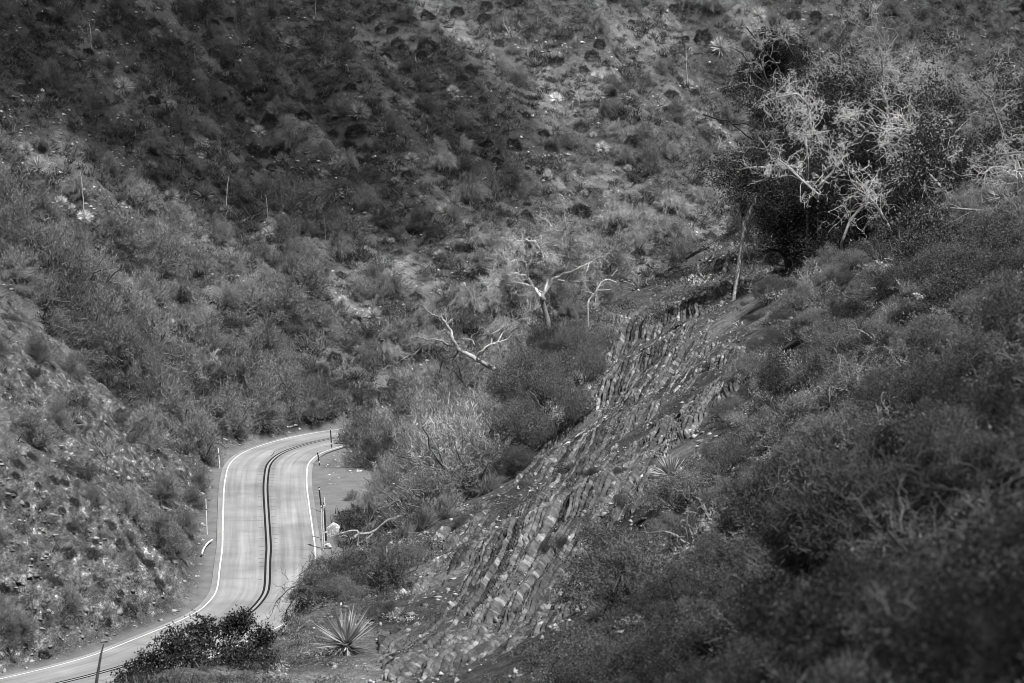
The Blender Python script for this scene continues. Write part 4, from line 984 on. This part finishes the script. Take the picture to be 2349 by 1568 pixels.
# dark-stemmed bare tree at the edge of the oaks, against the hillside
def dark_bare():
    d0 = 178.0; R = np.random.default_rng(15)
    f = lambda x, y: (1673 + .14406 * x, 47 + .14406 * y)
    foot = P(1768, 235, d0); foot[2] = float(Z(foot[0], foot[1]))
    root = empty('bare_tree', tuple(foot)); tag(root, 'bare tree with thin dark forking stems and pale twig ends beside the oaks', 'tree')
    for nm, pts, r0, r1 in [('trunk', [(670, 1250), (640, 1080), (560, 880), (520, 700), (480, 480), (430, 310), (270, 110)], .11, .04), ('limb', [(650, 1080), (500, 950), (380, 840), (330, 720), (200, 520), (40, 430)], .07, .03), ('limb', [(860, 1100), (830, 950), (780, 760), (700, 640), (570, 510), (520, 380), (580, 260), (560, 200)], .08, .03), ('limb', [(1010, 560), (950, 440), (870, 300), (850, 180)], .07, .04), ('limb', [(960, 440), (930, 300), (900, 130)], .06, .04), ('limb', [(740, 1420), (480, 1430), (340, 1400), (280, 1290)], .05, .03)]:
        ln = px_line(pts, d0, f, 1.0); mb = MB(); tube(mb, np.vstack([foot[None], ln]) if nm == 'trunk' else ln, [r0, r1], 6)
        p = part(nm, mb, M['bark_dark'], root, .6)
        mb = MB(); spray(mb, ln, R, 16, 1.0, .022, 3, .3, .45, .1); part('twig', mb, M['twig_pale'], root, .7)
    f2 = lambda x, y: (1673 + .1617 * x, 272.6 + .1617 * y)
    g = G(1740, 330); root = empty('fallen_branch', tuple(g)); tag(root, 'long dark crooked branch lying on the hillside below the dark bare tree', 'branch')
    for pts in ([(0, 30), (50, 90), (140, 150), (230, 230), (320, 290), (350, 300)], [(60, 80), (150, 75), (220, 65), (290, 95)], [(-370, -60), (-250, -20), (-120, 20), (0, 30)]):
        ln = px_line(pts, 176, f2, .6); mb = MB(); tube(mb, ln, [.05, .05], 5); part('limb', mb, M['bark_dark'], root, .5)
dark_bare()

def side_branch():
    """the small pale leafless branch right of the bare dead tree"""
    d0 = 205.0; R = np.random.default_rng(16)
    foot = P(1352, 705, d0); foot[2] = float(Z(foot[0], foot[1]))
    root = empty('dead_sapling', tuple(foot)); tag(root, 'slender pale dead sapling with few twigs between the bare tree and the rock', 'sapling')
    for nm, pts, r0, r1 in [('trunk', [(1530, 1560), (1560, 1500), (1630, 1430), (1690, 1330), (1740, 1240), (1800, 1205), (1860, 1190), (1990, 1240)], .07, .04), ('limb', [(1690, 1365), (1840, 1360), (1900, 1345)], .04, .03), ('limb', [(1630, 1430), (1560, 1395), (1490, 1390)], .04, .03), ('limb', [(1690, 1310), (1680, 1250), (1690, 1230)], .035, .03), ('limb', [(1910, 1140), (1960, 1080), (2000, 1040)], .04, .02)]:
        ln = px_line(pts, d0, A_, .6); mb = MB(); tube(mb, np.vstack([foot[None], ln]) if nm == 'trunk' else ln, [r0, r1], 5); part(nm, mb, M['bark_pale'], root, 1.3)
side_branch()

# ------------------------------------------------------------------ near plants at the foot of the picture
def big_leaf_bush():
    d = 84.0; R = np.random.default_rng(21)
    c = P(440, 1560, d); zb = float(Z(c[0], c[1]))
    root = empty('leafy_bush', (c[0], c[1], zb)); tag(root, 'large dark waxy-leaved bush in front of the lower road bend', 'bush')
    blobs = [(300, 1565, 84, .58), (350, 1525, 85, .62), (405, 1480, 84, .66), (465, 1450, 85, .55), (455, 1530, 82, .95), (530, 1445, 86, .45), (556, 1425, 86, .38), (545, 1515, 84, .75), (600, 1465, 87, .42), (610, 1530, 85, .55), (380, 1580, 82, .9), (520, 1590, 82, .9), (440, 1600, 81, .9), (270, 1610, 83, .6), (600, 1600, 83, .8), (660, 1560, 85, .5), (330, 1600, 82, .8), (480, 1570, 81, .9), (560, 1560, 82, .9)]
    lf, st = MB(), MB(); o = np.array([c[0], c[1], zb])
    for X, Y, dd, r in blobs:
        q = P(X, Y, dd)
        for _ in range(int(280 * r * r) + 55):
            e = unit(R.normal(size=3)); cc = q + e * r * R.uniform(.3, 1.08) * np.array([1, 1, .95])
            n = 13; p = cc + R.normal(size=(n, 3)) * .075
            leaves(lf, p - o, .052 * R.uniform(.7, 1.25, n), R.uniform(.5, 1.5, n) * R.uniform(.7, 1.3), R, .5)
        pts = np.array([[R.normal() * .3, R.normal() * .3, -.2], (q - o) * .5 + R.normal(size=3) * .2, q - o]); tube(st, pts, [.07, .03], 5)
        for _ in range(6): twigs(st, q - o, R.normal(size=3) + np.array([0, 0, .5]), r * .7, .022, 1, R, .25, (1, 2), 4, .6, .1)
    link('foliage', lf.mesh('foliage', M['near_leaf']), root, shade=1.0)
    link('stem', st.mesh('stem', M['stem']), root, shade=.7)
    for X, Y, d2, lab in ((335, 1590, 80, 'small sprig of waxy leaves at the foot of the large leafy bush'),):
        pass
big_leaf_bush()

def hanging_bush():
    """wiry bush whose dark twigs hang over the road edge"""
    R = np.random.default_rng(22)
    c = G(770, 1335); d = float(c[1])
    root = empty('hanging_bush', tuple(c)); tag(root, 'wiry bush with thin dark twigs arching over the road edge above the big yucca', 'bush')
    o = np.array(c); dk, fl = MB(), MB()
    for k in range(26):
        X0, Y0 = R.uniform(725, 800), R.uniform(1255, 1320)
        X1 = X0 - R.uniform(20, 95); Y1 = Y0 + R.uniform(20, 60); X2 = X1 - R.uniform(0, 22); Y2 = Y1 + R.uniform(50, 120)
        a = c + np.array([R.normal() * .3, R.normal() * .3, 0]); m0 = P(X0, Y0, d + R.normal() * .6); m1 = P(X1, Y1, d + R.normal() * .9); m2 = P(max(X2, 630), min(Y2, 1455), d + R.normal() * 1.0)
        t = np.linspace(0, 1, 10)[:, None]
        ln = (1 - t) ** 3 * a + 3 * (1 - t) ** 2 * t * m0 + 3 * (1 - t) * t ** 2 * m1 + t ** 3 * m2
        ln = ln + np.cumsum(R.normal(size=ln.shape) * .025, 0)
        tube(dk, ln - o, [.035, .010], 4)
        spray(dk, ln - o, R, 9, .55, .010, 2, .3, .25, -.5)
        for q in ln[3:]:
            n = 13; blades(fl, q - o + R.normal(size=(n, 3)) * .16, unit(R.normal(size=(n, 3)) * .5 + np.array([-.15, 0, -.8])), R.uniform(.12, .34, n), .011, R.normal(size=(n, 3)) * .1, R.uniform(.5, 1.4, n), R)
    link('stem', dk.mesh('stem', M['bark_dark']), root, shade=.6)
    link('foliage', fl.mesh('foliage', M['feather']), root, shade=.9)
hanging_bush()

def big_yucca():
    X, Y = 795, 1505
    g = G(X, Y); R = np.random.default_rng(23)
    root = empty('yucca', tuple(g)); tag(root, 'large spiky yucca with stiff bright leaves on the near slope above the frame bottom', 'yucca')
    r = 88 / F * g[1] / .62
    mb = MB(); n = 210; k = np.arange(n); a = k * 2.39996; el = math.radians(80) - (k / n) ** .8 * math.radians(92) + R.normal(size=n) * .06
    d = np.stack([np.cos(a) * np.cos(el), np.sin(a) * np.cos(el), np.sin(el)], 1)
    tilt = Matrix.Rotation(math.radians(22), 3, 'Y') @ Matrix.Rotation(math.radians(16), 3, 'X'); tilt = np.array(tilt)
    d = d @ tilt.T
    keep = ~((d[:, 0] > .25) & (d[:, 2] < .45)); d = d[keep]; n = len(d)
    blades(mb, d * .07 + np.array([0, 0, .16]), d, R.uniform(.5, .66, n), .030 * R.uniform(.8, 1.2, n), np.zeros((n, 3)), R.uniform(.35, 1.5, n), R)
    link('rosette', mb.mesh('rosette', M['yucca']), root, scale=r, shade=.95)
    mb = MB(); n = 120; dd = unit(R.normal(size=(n, 3)) * np.array([1, 1, .35]) + np.array([0, 0, -.25]))
    blades(mb, dd * .05 + np.array([0, 0, .1]), dd, R.uniform(.25, .45, n), .022, np.tile([0, 0, -.25], (n, 1)), R.uniform(.4, .9, n), R)
    link('dead_leaf_skirt', mb.mesh('dead_leaf_skirt', M['grass']), root, scale=r, shade=.8)
big_yucca()

def poles():
    R = np.random.default_rng(24)
    mb = MB(); a = P(212, 1640, 80); ln = np.array([a, P(222, 1560, 80), P(232, 1500, 80), P(238, 1478, 80)])
    base = a.copy(); base[2] = float(Z(a[0], a[1])) - .1
    ln = np.vstack([base[None], ln]) if base[2] < a[2] else ln
    tube(mb, ln - base, [.075, .06, .04, .015], 6)
    tag(link('dead_stalk', mb.mesh('dead_stalk', M['bark_dark']), None, tuple(base), shade=1.0), 'dark leaning dead stalk standing against the lower road', 'stalk')
poles()

# ------------------------------------------------------------------ roadside things
def marker_post(X0, Y0, X1, Y1, label, pale=False, r=.06):
    b = on_plane(X1, Y1, 0.0)
    if label.endswith('ridge bushes'): b = G(X1, Y1)
    h = (Y1 - Y0) / F * b[1] * 1.01
    lean = (X0 - X1) / F * b[1] / h
    root = empty('marker_post', (b[0], b[1], float(b[2]) - .06)); root.rotation_euler = (0, math.atan(lean), 0)
    tag(root, label, 'marker post', 'marker posts along the road')
    mb = MB(); tube(mb, [(0, 0, -.1), (0, 0, h * .5), (0, 0, h)], r, 8); mb.add([(r * math.cos(k * .785), r * math.sin(k * .785), h) for k in range(8)], None, [[0, 1, 2, 3], [3, 4, 5, 0], [5, 6, 7, 0]])
    link('pole', mb.mesh('pole', M['post_white'] if pale else M['post_dark']), root)
    for zc, hh in ((h * .93, .05), (h * .22, .05)) if not pale else ((h * .7, .05),):
        mb = MB(); tube(mb, [(0, 0, zc - hh), (0, 0, zc + hh)], r + .008, 8)
        link('reflector_band', mb.mesh('reflector_band', M['post_dark'] if pale else M['post_white']), root)
marker_post(758, 979, 761, 1027, 'tall dark marker post on the inner road bend seen against the asphalt')
marker_post(728, 1032, 733, 1066, 'shorter dark marker post where the inner edge line straightens')
marker_post(732, 1115, 738, 1172, 'dark marker post beside the dirt turnout, next to the straight edge line')
marker_post(744, 1150, 748, 1238, 'tall dark banded marker post next to the pale boulder', r=.075)
marker_post(501, 1026, 504, 1072, 'slim pale marker post at the outer side of the road bend', True, .045)
marker_post(473, 1142, 475, 1223, 'slim pale marker post in the bushes along the outer straight', True, .04)
marker_post(911, 1312, 911, 1338, 'short dark marker post half hidden in the ridge bushes', r=.05)

def stakes():
    g = on_plane(741, 1260)
    root = empty('wooden_stake', tuple(g)); tag(root, 'pair of thin weathered stakes leaning together beside the tall banded post', 'stake')
    for pts, r in (([(741, 1262), (737, 1200), (738, 1168), (741, 1158)], .045), ([(745, 1258), (742, 1210), (741, 1180), (743, 1162), (739, 1157)], .05), ([(745, 1160), (743, 1141)], .06)):
        ln = np.array([P(X, Y, g[1] + .1 * i) for i, (X, Y) in enumerate(pts)]); mb = MB(); tube(mb, ln, r, 6); part('pole', mb, M['bark_pale'], root, 1.4)
    g = G(888, 1326); 
    mb = MB(); a, b = P(888.5, 1324, g[1]), P(886.5, 1253, g[1]); tube(mb, [np.zeros(3) - (0, 0, .2), (b - a) * .5, b - a], .028, 6)
    tag(link('white_stake', mb.mesh('white_stake', M['post_white']), None, tuple(a)), 'thin white stake standing alone in front of dark brush on the ridge flank', 'stake')
    mb = MB(); ln = np.array([on_plane(X, Y, .12) for X, Y in ((463, 1272), (466, 1262), (471, 1253), (478, 1245), (487, 1239))])
    c0 = ln[0].copy(); tube(mb, ln - c0, .07, 6)
    tag(link('curved_edging', mb.mesh('curved_edging', M['post_white']), None, tuple(c0)), 'short curved white edging strip by the outer shoulder of the straight road', 'edging')
stakes()

def stone_mesh(seed, flat=.6, n=2):
    import bmesh
    R = np.random.default_rng(seed)
    bm = bmesh.new(); bmesh.ops.create_icosphere(bm, subdivisions=n + 1, radius=.5)
    co = np.array([v.co[:] for v in bm.verts])
    for _ in range(9):                                      # cleave flat faces
        nn = unit(R.normal(size=3)); k = co @ nn; lim = R.uniform(.26, .42)
        co = co - nn * np.maximum(k - lim, 0)[:, None]
    co = co * np.array([1, R.uniform(.6, .95), flat]) + R.normal(size=co.shape) * .012
    for v, c in zip(bm.verts, co): v.co = c
    me = bpy.data.meshes.new('stone'); bm.to_mesh(me); bm.free()
    a = me.attributes.new('tone', 'FLOAT', 'POINT'); a.data.foreach_set('value', R.uniform(.8, 1.2, len(me.vertices)).astype(np.float32))
    me.materials.append(M['stone']); return me
SLABS = [stone_mesh(40 + i, f) for i, f in enumerate((.22, .3, .35, .5, .28))]
b0 = G(764, 1234); o = link('boulder', stone_mesh(60, .95, 3), None, (b0[0], b0[1], b0[2] + .55), (.2, .1, .6), (1.25, 1.1, 1.5), 2.1)
tag(o, 'pale cracked boulder standing beside the tall banded marker post', 'boulder')
b0 = G(752, 1262); o = link('boulder', stone_mesh(61, .8, 3), None, (b0[0], b0[1], b0[2] + .2), (.2, .1, 2.6), (.75, .7, .6), 1.6)
tag(o, 'lower pale boulder just below the cracked one by the stakes', 'boulder')
n_st = 0
while n_st < 130:                                           # flat stones of the scree under the oaks
    t = rng.uniform(); X = 1860 + 270 * t + rng.normal() * 45; Y = 560 + 110 * t + rng.normal() * 24
    x, y, z, ok = ground([X], [Y])
    if not ok[0] or y[0] < 60: continue
    s = rng.uniform(.25, .8) ** 1.5 + .15
    o = link('flat_stone', SLABS[rng.integers(5)], None, (x[0], y[0], z[0] + .10 + .06 * s), (rng.normal() * .35, rng.normal() * .35, rng.uniform(0, 6.28)), s, rng.uniform(.4, 1.25))
    ALL.append([o, 'flat_stone', X, Y, s * F / y[0], 1.0, None]); n_st += 1
PHRASE['flat_stone'] = ('flat stone', 'stone'); GROUP['flat_stone'] = 'flat stones of the scree under the oaks'

# ------------------------------------------------------------------ the rest of the shrubs: spread over what can be seen of the slopes
def blocked(x, y, X, Y):
    sr, _ = sdist(road_c[::4], x, y)
    _, dirt = cover_masks(x, y)
    return (np.abs(sr) < 6.3) | (dirt > .15) | ((X < 880) & (Y > 1375) & (X > 180))
def fill(kind, n, wm, region, shade, gap=.55, tall=1.0, near_ok=True):
    got, tries = 0, 0
    while got < n and tries < 40:
        tries += 1
        m = 600
        X = rng.uniform(-120, 2460, m); Y = rng.uniform(-40, 1600, m)
        k = region(X, Y); X, Y = X[k], Y[k]
        if not len(X): continue
        x, y, z, ok = ground(X, Y)
        bad = blocked(x, y, X, Y) | ~ok | (y < (150 if region is on_bank else 18))
        rk = poly_sd(ROCK_POLY, X, Y) > 0
        bad |= rk & (rng.uniform(size=len(X)) < .95)
        for i in np.nonzero(~bad)[0]:
            w = rng.uniform(*wm); wp = w * F / y[i]
            pl = np.array(placed[-1400:])
            dd = np.hypot(pl[:, 0] - X[i], pl[:, 1] - Y[i])
            if (dd < gap * .5 * (wp + pl[:, 2])).any(): continue
            plant(kind, (x[i], y[i], z[i]), w, rng.uniform(*shade) * vignette_tone(X[i], Y[i]), tall=tall, parts=wp > 75)
            got += 1
            if got >= n: break
RIDGE_PX = np.array([(560, 1650), (740, 1330), (1000, 1180), (1180, 1090), (1240, 960), (1380, 720), (1640, 560), (1760, 490), (2600, 470), (2600, 1700)], float)
on_ridge = lambda X, Y: poly_sd(RIDGE_PX, X, Y) > 0
BANK_PX = np.array([(-300, 380), (0, 655), (320, 965), (500, 1120), (505, 1330), (460, 1420), (-300, 1700)], float)
on_bank = lambda X, Y: poly_sd(BANK_PX, X, Y) > 0
far = lambda X, Y: ~on_ridge(X, Y) & ~on_bank(X, Y)
gully = lambda X, Y: far(X, Y) & (X < 900) & (Y > 450 - X * .05) & (Y < 1050)
def vignette_tone(X, Y):
    """painted vignette shade: plant greys lowered towards the upper-left and lower-right frame corners"""
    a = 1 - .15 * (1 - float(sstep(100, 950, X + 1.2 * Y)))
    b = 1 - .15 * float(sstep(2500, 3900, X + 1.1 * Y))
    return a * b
foot = lambda X, Y: (X > 1690) & (X < 2200) & (Y > 560) & (Y < 612)
fill('leafy_shrub', 24, (1.8, 3.2), foot, (.6, .9), .25)
fill('leafy_shrub', 50, (2.0, 4.0), far, (.8, 1.6), .45)
fill('feathery_shrub', 22, (2.2, 4.6), gully, (.7, 1.4), .40)
fill('leafy_shrub', 45, (1.4, 3.4), gully, (.7, 1.8), .36)
fill('feathery_shrub', 60, (1.6, 3.6), far, (.7, 1.4), .42)
fill('drooping_shrub', 110, (1.6, 3.8), far, (.5, 1.2), .33)
fill('round_shrub', 80, (.9, 2.1), far, (.8, 1.8), .45)
fill('dry_shrub', 122, (1.6, 3.4), far, (.3, 1.7), .28)
fill('yucca', 50, (.8, 1.4), lambda X, Y: far(X, Y) & (Y < 850), (.6, 1.4), .45)
fill('sage_shrub', 130, (1.2, 2.8), far, (.6, 1.5), .30)
fill('round_shrub', 30, (.5, 1.3), on_bank, (.8, 1.5), .6)
fill('ridge_brush', 12, (1.2, 2.6), on_bank, (.6, 1.1), .5)
fill('leafy_shrub', 36, (.8, 2.4), on_bank, (.7, 1.3), .5)
fill('sage_shrub', 46, (.6, 1.4), on_bank, (.6, 1.2), .5)
low = lambda X, Y: on_ridge(X, Y) & (poly_sd(ROCK_POLY, X, Y) < -10) & ((poly_sd(ROCK_POLY, X, Y) < -110) | (vnoise(X / 45, Y / 45, 77) < .5))
fill('chaparral_bush', 190, (.8, 2.6), low, (.4, 2.4), .33)
fill('ridge_brush', 60, (.9, 2.2), low, (.5, 1.2), .34)
fill('sage_shrub', 90, (.9, 2.2), low, (.6, 1.4), .30)
fill('dry_shrub', 120, (.8, 2.0), low, (.3, 1.5), .20)
fill('chaparral_bush', 26, (.5, 1.1), on_ridge, (.5, 1.2), .5)

# ------------------------------------------------------------------ ground cover nobody could count
def cover(name, n, tmpl, size, region, mat, gloss_tone, label):
    R = np.random.default_rng(len(name))
    X = R.uniform(-150, 2500, n * 2); Y = R.uniform(-60, 1620, n * 2)
    k = region(X, Y); X, Y = X[k][:n], Y[k][:n]
    x, y, z, ok = ground(X, Y)
    x = x + R.normal(size=len(x)) * .3; y = y + R.normal(size=len(y)) * .6; z = Z(x, y)
    sr, _ = sdist(road_c[::4], x, y); _, dirt = cover_masks(x, y)
    ok &= (np.abs(sr) > 5.6) & (dirt < .2) & (y > 12)
    rk = (poly_sd(ROCK_POLY, X, Y) > -12) & (R.uniform(size=len(X)) < np.where(Y < 760, .25, .9))
    rk |= (np.abs((Y - 575) - (X - 1860) * .4) < 42) & (X > 1830) & (X < 2160) & (R.uniform(size=len(X)) < .8)
    ok &= ~rk
    ok &= ~((X < 860) & (Y > 1400) & (X > 700) & (R.uniform(size=len(X)) < .6))
    for r in ALL:                                           # keep the yuccas and round shrubs clear
        if r[1] in ('yucca', 'round_shrub'): ok &= np.hypot(X - r[2], Y - r[3] - .1 * r[4]) > .55 * r[4]
    if name == 'ridge_scrub': ok &= ~((poly_sd(ROCK_POLY, X, Y) > -150) & (vnoise(X / 45, Y / 45, 77) > .45) & (R.uniform(size=len(X)) < .75))   # stony ground beside the outcrop
    if name == 'low_scrub': ok &= (vnoise(X / 75, Y / 38, 5) + .35 * vnoise(X / 22, Y / 14, 6) < .80) | (R.uniform(size=len(X)) < .35)   # thinner on the stony patches
    x, y, z, X, Y = x[ok], y[ok], z[ok], X[ok], Y[ok]
    m = len(x); nb = tmpl
    s = R.uniform(*size, m) * np.clip(y / 150, .55, 1.6)
    tn = R.uniform(.5, 1.5, m) * np.array([vignette_tone(a, b) for a, b in zip(X, Y)])
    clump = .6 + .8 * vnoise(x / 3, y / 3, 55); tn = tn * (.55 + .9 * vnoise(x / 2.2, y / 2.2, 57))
    p = np.repeat(np.stack([x, y, z - .02], 1), nb, 0) + np.concatenate([R.normal(size=(m * nb, 2)), np.zeros((m * nb, 1))], 1) * np.repeat(s, nb)[:, None] * .38
    d = unit(R.normal(size=(m * nb, 3)) * np.array([.8, .8, .4]) + np.array([0, 0, .7]))
    p[:, 2] += R.uniform(0, .35, m * nb) * np.repeat(s, nb)
    mb = MB(); L = np.repeat(s * clump, nb) * R.uniform(.5, 1.2, m * nb)
    if name == 'ridge_scrub':                               # leafy: small leaves at every angle through a low mound, a few long dry stalks
        p[:, 2] += R.uniform(0, .55, m * nb) * np.repeat(s * clump, nb)
        d = unit(R.normal(size=(m * nb, 3)) + np.array([0, 0, .25])); stalk = R.uniform(size=m * nb) < .12
        L = np.where(stalk, L * .8, np.repeat(s, nb) * R.uniform(.10, .26, m * nb)); gloss_tone = np.where(stalk, .03, .38)
        tn = tn * R.choice([.45, .8, 1.2, 2.2], m, p=[.3, .35, .25, .1])
    slivers(mb, p, d, L, L * gloss_tone * R.uniform(.6, 1.4, m * nb), np.repeat(tn, nb) * R.uniform(.5, 1.5, m * nb), R)
    o = link(name, mb.mesh(name, M[mat])); o['kind'] = 'stuff'; o['label'] = label
cover('low_scrub', 24000, 40, (.22, .60), far, 'scrub', .10, 'low scrub and dead twigs covering the far hillside between the shrubs')
cover('ridge_scrub', 14000, 80, (.30, .85), on_ridge, 'ridge_cover', .060, 'low twiggy scrub and dead leaves covering the near ridge')
cover('bank_weeds', 2200, 40, (.2, .45), on_bank, 'scrub', .09, 'small weeds dotted over the pale road-cut bank')

sc = lambda X, Y: (np.abs((Y - 560) - (X - 1860) * .4) < 45) & (X > 1820) & (X < 2160)
rr = lambda X, Y: on_ridge(X, Y) & (poly_sd(ROCK_POLY, X, Y) > -170) & ((vnoise(X / 50, Y / 50, 9) > .35) | (np.abs((Y - 590) - (X - 1860) * .3) < 50))
# loose stones: crumbly bits on the bank, bright chips on the hillside, litter along the ridge
def chips(name, n, size, region, lab, shade=1.0):
    R = np.random.default_rng(77 + n)
    X = R.uniform(-100, 2450, n * 4); Y = R.uniform(-20, 1600, n * 4)
    k = region(X, Y); X, Y = X[k][:n], Y[k][:n]
    x, y, z, ok = ground(X, Y); sr, _ = sdist(road_c[::4], x, y)
    ok &= (np.abs(sr) > 4.6) & (y > (60 if region in (rr, sc) else 150)) & ~((X < 720) & (Y > 1330) & on_ridge(X, Y))
    x, y, z = x[ok], y[ok], z[ok]; m = len(x)
    s = R.uniform(0, 1, m) ** 2.5 * (size[1] - size[0]) + size[0]
    base = np.array([[1, 0, 0], [-.8, .3, 0], [0, .9, .1], [.1, -.8, 0], [.1, .1, .7], [0, 0, -.5]], float)
    fc = np.array([[0, 2, 4], [2, 1, 4], [1, 3, 4], [3, 0, 4], [2, 0, 5], [1, 2, 5], [3, 1, 5], [0, 3, 5]])
    a = R.uniform(0, 6.28, m); ca, sa = np.cos(a), np.sin(a)
    v = base[None] * s[:, None, None] * R.uniform(.4, 1.5, (m, 6, 1)) * R.uniform(.45, 1.5, (m, 1, 3)) * np.array([1, 1, .7])
    v = np.stack([v[..., 0] * ca[:, None] - v[..., 1] * sa[:, None], v[..., 0] * sa[:, None] + v[..., 1] * ca[:, None], v[..., 2]], -1) + np.stack([x, y, z], 1)[:, None] + R.normal(size=(m, 1, 3)) * .02
    mb = MB(); mb.add(v.reshape(-1, 3), (np.arange(m)[:, None, None] * 6 + fc[None]).reshape(-1, 3), None, np.repeat(R.uniform(.5, 1.6, m), 6))
    o = link(name, mb.mesh(name, M['stone']), shade=shade); o['kind'] = 'stuff'; o['label'] = lab
chips('bank_rubble', 6000, (.04, .36), on_bank, 'pale broken rubble of the road-cut bank', .8)
pat = lambda X, Y: far(X, Y) & (vnoise(X / 75, Y / 38, 5) + .35 * vnoise(X / 22, Y / 14, 6) > .78)
chips('stone_chips', 9000, (.06, .34), pat, 'bright stone chips lying in bare patches of the hillside', 1.5)
chips('scree', 900, (.05, .3), sc, 'small stones between the flat slabs of the scree', 1.0)
chips('ridge_litter', 7000, (.03, .20), rr, 'broken rock litter along the outcrop', 1.0)

# ------------------------------------------------------------------ unseen clouds added above the frame to shade the canyon head and near slope
def shade_cloud(name, target, height, radii, density, label):
    import bmesh
    bm = bmesh.new(); bmesh.ops.create_icosphere(bm, subdivisions=4, radius=1)
    me = bpy.data.meshes.new(name)
    for v in bm.verts:
        c = np.array(v.co[:]); f = 1 + .16 * float(fbm(np.array(c[0] * 2 + c[2]), np.array(c[1] * 2), 201, 3))
        v.co = Vector(c * f * np.array(radii))
    bm.to_mesh(me); bm.free()
    m, nt, out = new_mat('shade_cloud_vapour')
    pv = N(nt, 'ShaderNodeVolumePrincipled'); pv.inputs['Density'].default_value = density; pv.inputs['Color'].default_value = (.9, .9, .9, 1); pv.inputs['Anisotropy'].default_value = .5
    nt.links.new(pv.outputs[0], out.inputs['Volume'])
    me.materials.append(m)
    o = link(name, me, None, Vector(target) + SUN_DIR * (height / SUN_DIR.z)); o['kind'] = 'stuff'; o['label'] = label
shade_cloud('shade_cloud', (-60, 320, 38), 190, (68, 48, 20), .040, 'added unseen cloud over the canyon head')
shade_cloud('shade_cloud', (10, 20, 34), 130, (38, 42, 16), .028, 'added unseen cloud over the near slope')

# ------------------------------------------------------------------ labels: what a plant looks like and which landmark it stands by
MARKS = [('the bare dead tree', 1240, 640), ('the fallen dead tree', 1060, 800), ('the leaning snag', 1745, 430), ('the dark oaks', 1980, 330), ('the rock outcrop', 1340, 930), ('the lower rock face', 1090, 1370), ('the dirt turnout', 805, 1095), ('the road bend', 600, 1030), ('the straight road', 612, 1240),
         ('the big spiky yucca', 770, 1470), ('the waxy-leaved bush', 450, 1500), ('the stone scree', 1980, 620), ('the brightest yucca', 1276, 232), ('the tallest yucca stalk', 1575, 160), ('the pale cut bank', 230, 1260), ('the frame corner', 40, 30), ('the frame top', 860, 20), ('the lower frame corner', 2300, 1530), ('the frame side', 2330, 850), ('the dark bare tree', 1755, 150),
         ('the bank crest', 190, 830), ('the dark shrub row', 805, 325), ('the lone ridge yucca', 1540, 1090), ('the frame bottom', 1600, 1540), ('the slope corner', 30, 480)]
DIRS = ['right', 'below-right', 'below', 'below-left', 'left', 'above-left', 'above', 'above-right']
NUM = {2: 'two', 3: 'three', 4: 'four', 5: 'five', 6: 'six', 7: 'seven', 8: 'eight', 9: 'nine'}
ORD = ['first', 'second', 'third', 'fourth', 'fifth', 'sixth', 'seventh', 'eighth', 'ninth']
def describe():
    pend = {}
    for r in ALL:
        o, kind, X, Y, w, shd, lab = r
        word, cat = PHRASE[kind]
        if kind == 'flat_stone': tone = 'pale' if o['shade'] > .9 else 'grey' if o['shade'] > .6 else 'dark'
        else: tone = {'round_shrub': ('black', 'dark'), 'leafy_shrub': ('dark', 'greyish')}.get(kind, ('dark', 'grey', 'pale'))
        if not isinstance(tone, str): tone = tone[min(len(tone) - 1, 0 if shd < .8 else 1 if shd < 1.2 else 2)]
        size = ('tiny' if w < 12 else 'small' if w < 24 else 'wide') if kind == 'flat_stone' else 'tiny' if w < 24 else 'small' if w < 42 else 'medium' if w < 68 else 'large' if w < 110 else 'huge'
        d = [math.hypot(X - m[1], Y - m[2]) for m in MARKS]; i = int(np.argmin(d)); m = MARKS[i]
        ang = math.atan2(Y - m[2], X - m[1]); k = int(round(ang / (math.pi / 4))) % 8
        far_w = 'just' if d[i] < 90 else 'well' if d[i] < 190 else 'far'
        side = DIRS[k]
        rel = (f'{far_w} {side} of' if 'left' in side or 'right' in side else f'{far_w} {side}') + ' ' + m[0]
        pend.setdefault(f'{size} {tone} {word} {rel}', []).append(r)
        o['category'] = cat; o['group'] = GROUP[kind]
    for lab, rs in pend.items():
        n = len(rs)
        if n > 2 and len(lab.replace('-', ' ').split()) > 10: lab = lab.split(' ', 1)[1]
        if n == 1: rs[0][0]['label'] = lab; continue
        if n == 2:
            dx, dy = abs(rs[0][2] - rs[1][2]), abs(rs[0][3] - rs[1][3])
            ax = 2 if dx > dy else 3; names = ('left one', 'right one') if ax == 2 else ('upper one', 'lower one')
            for r, nm in zip(sorted(rs, key=lambda r: r[ax]), names): r[0]['label'] = f'{lab}, {nm} of two'
        else:
            for j, r in enumerate(sorted(rs, key=lambda r: r[2])):
                r[0]['label'] = f'{lab}, {ORD[j] if j < 9 else "outer"} from left of {NUM.get(n, "many")}'
describe()
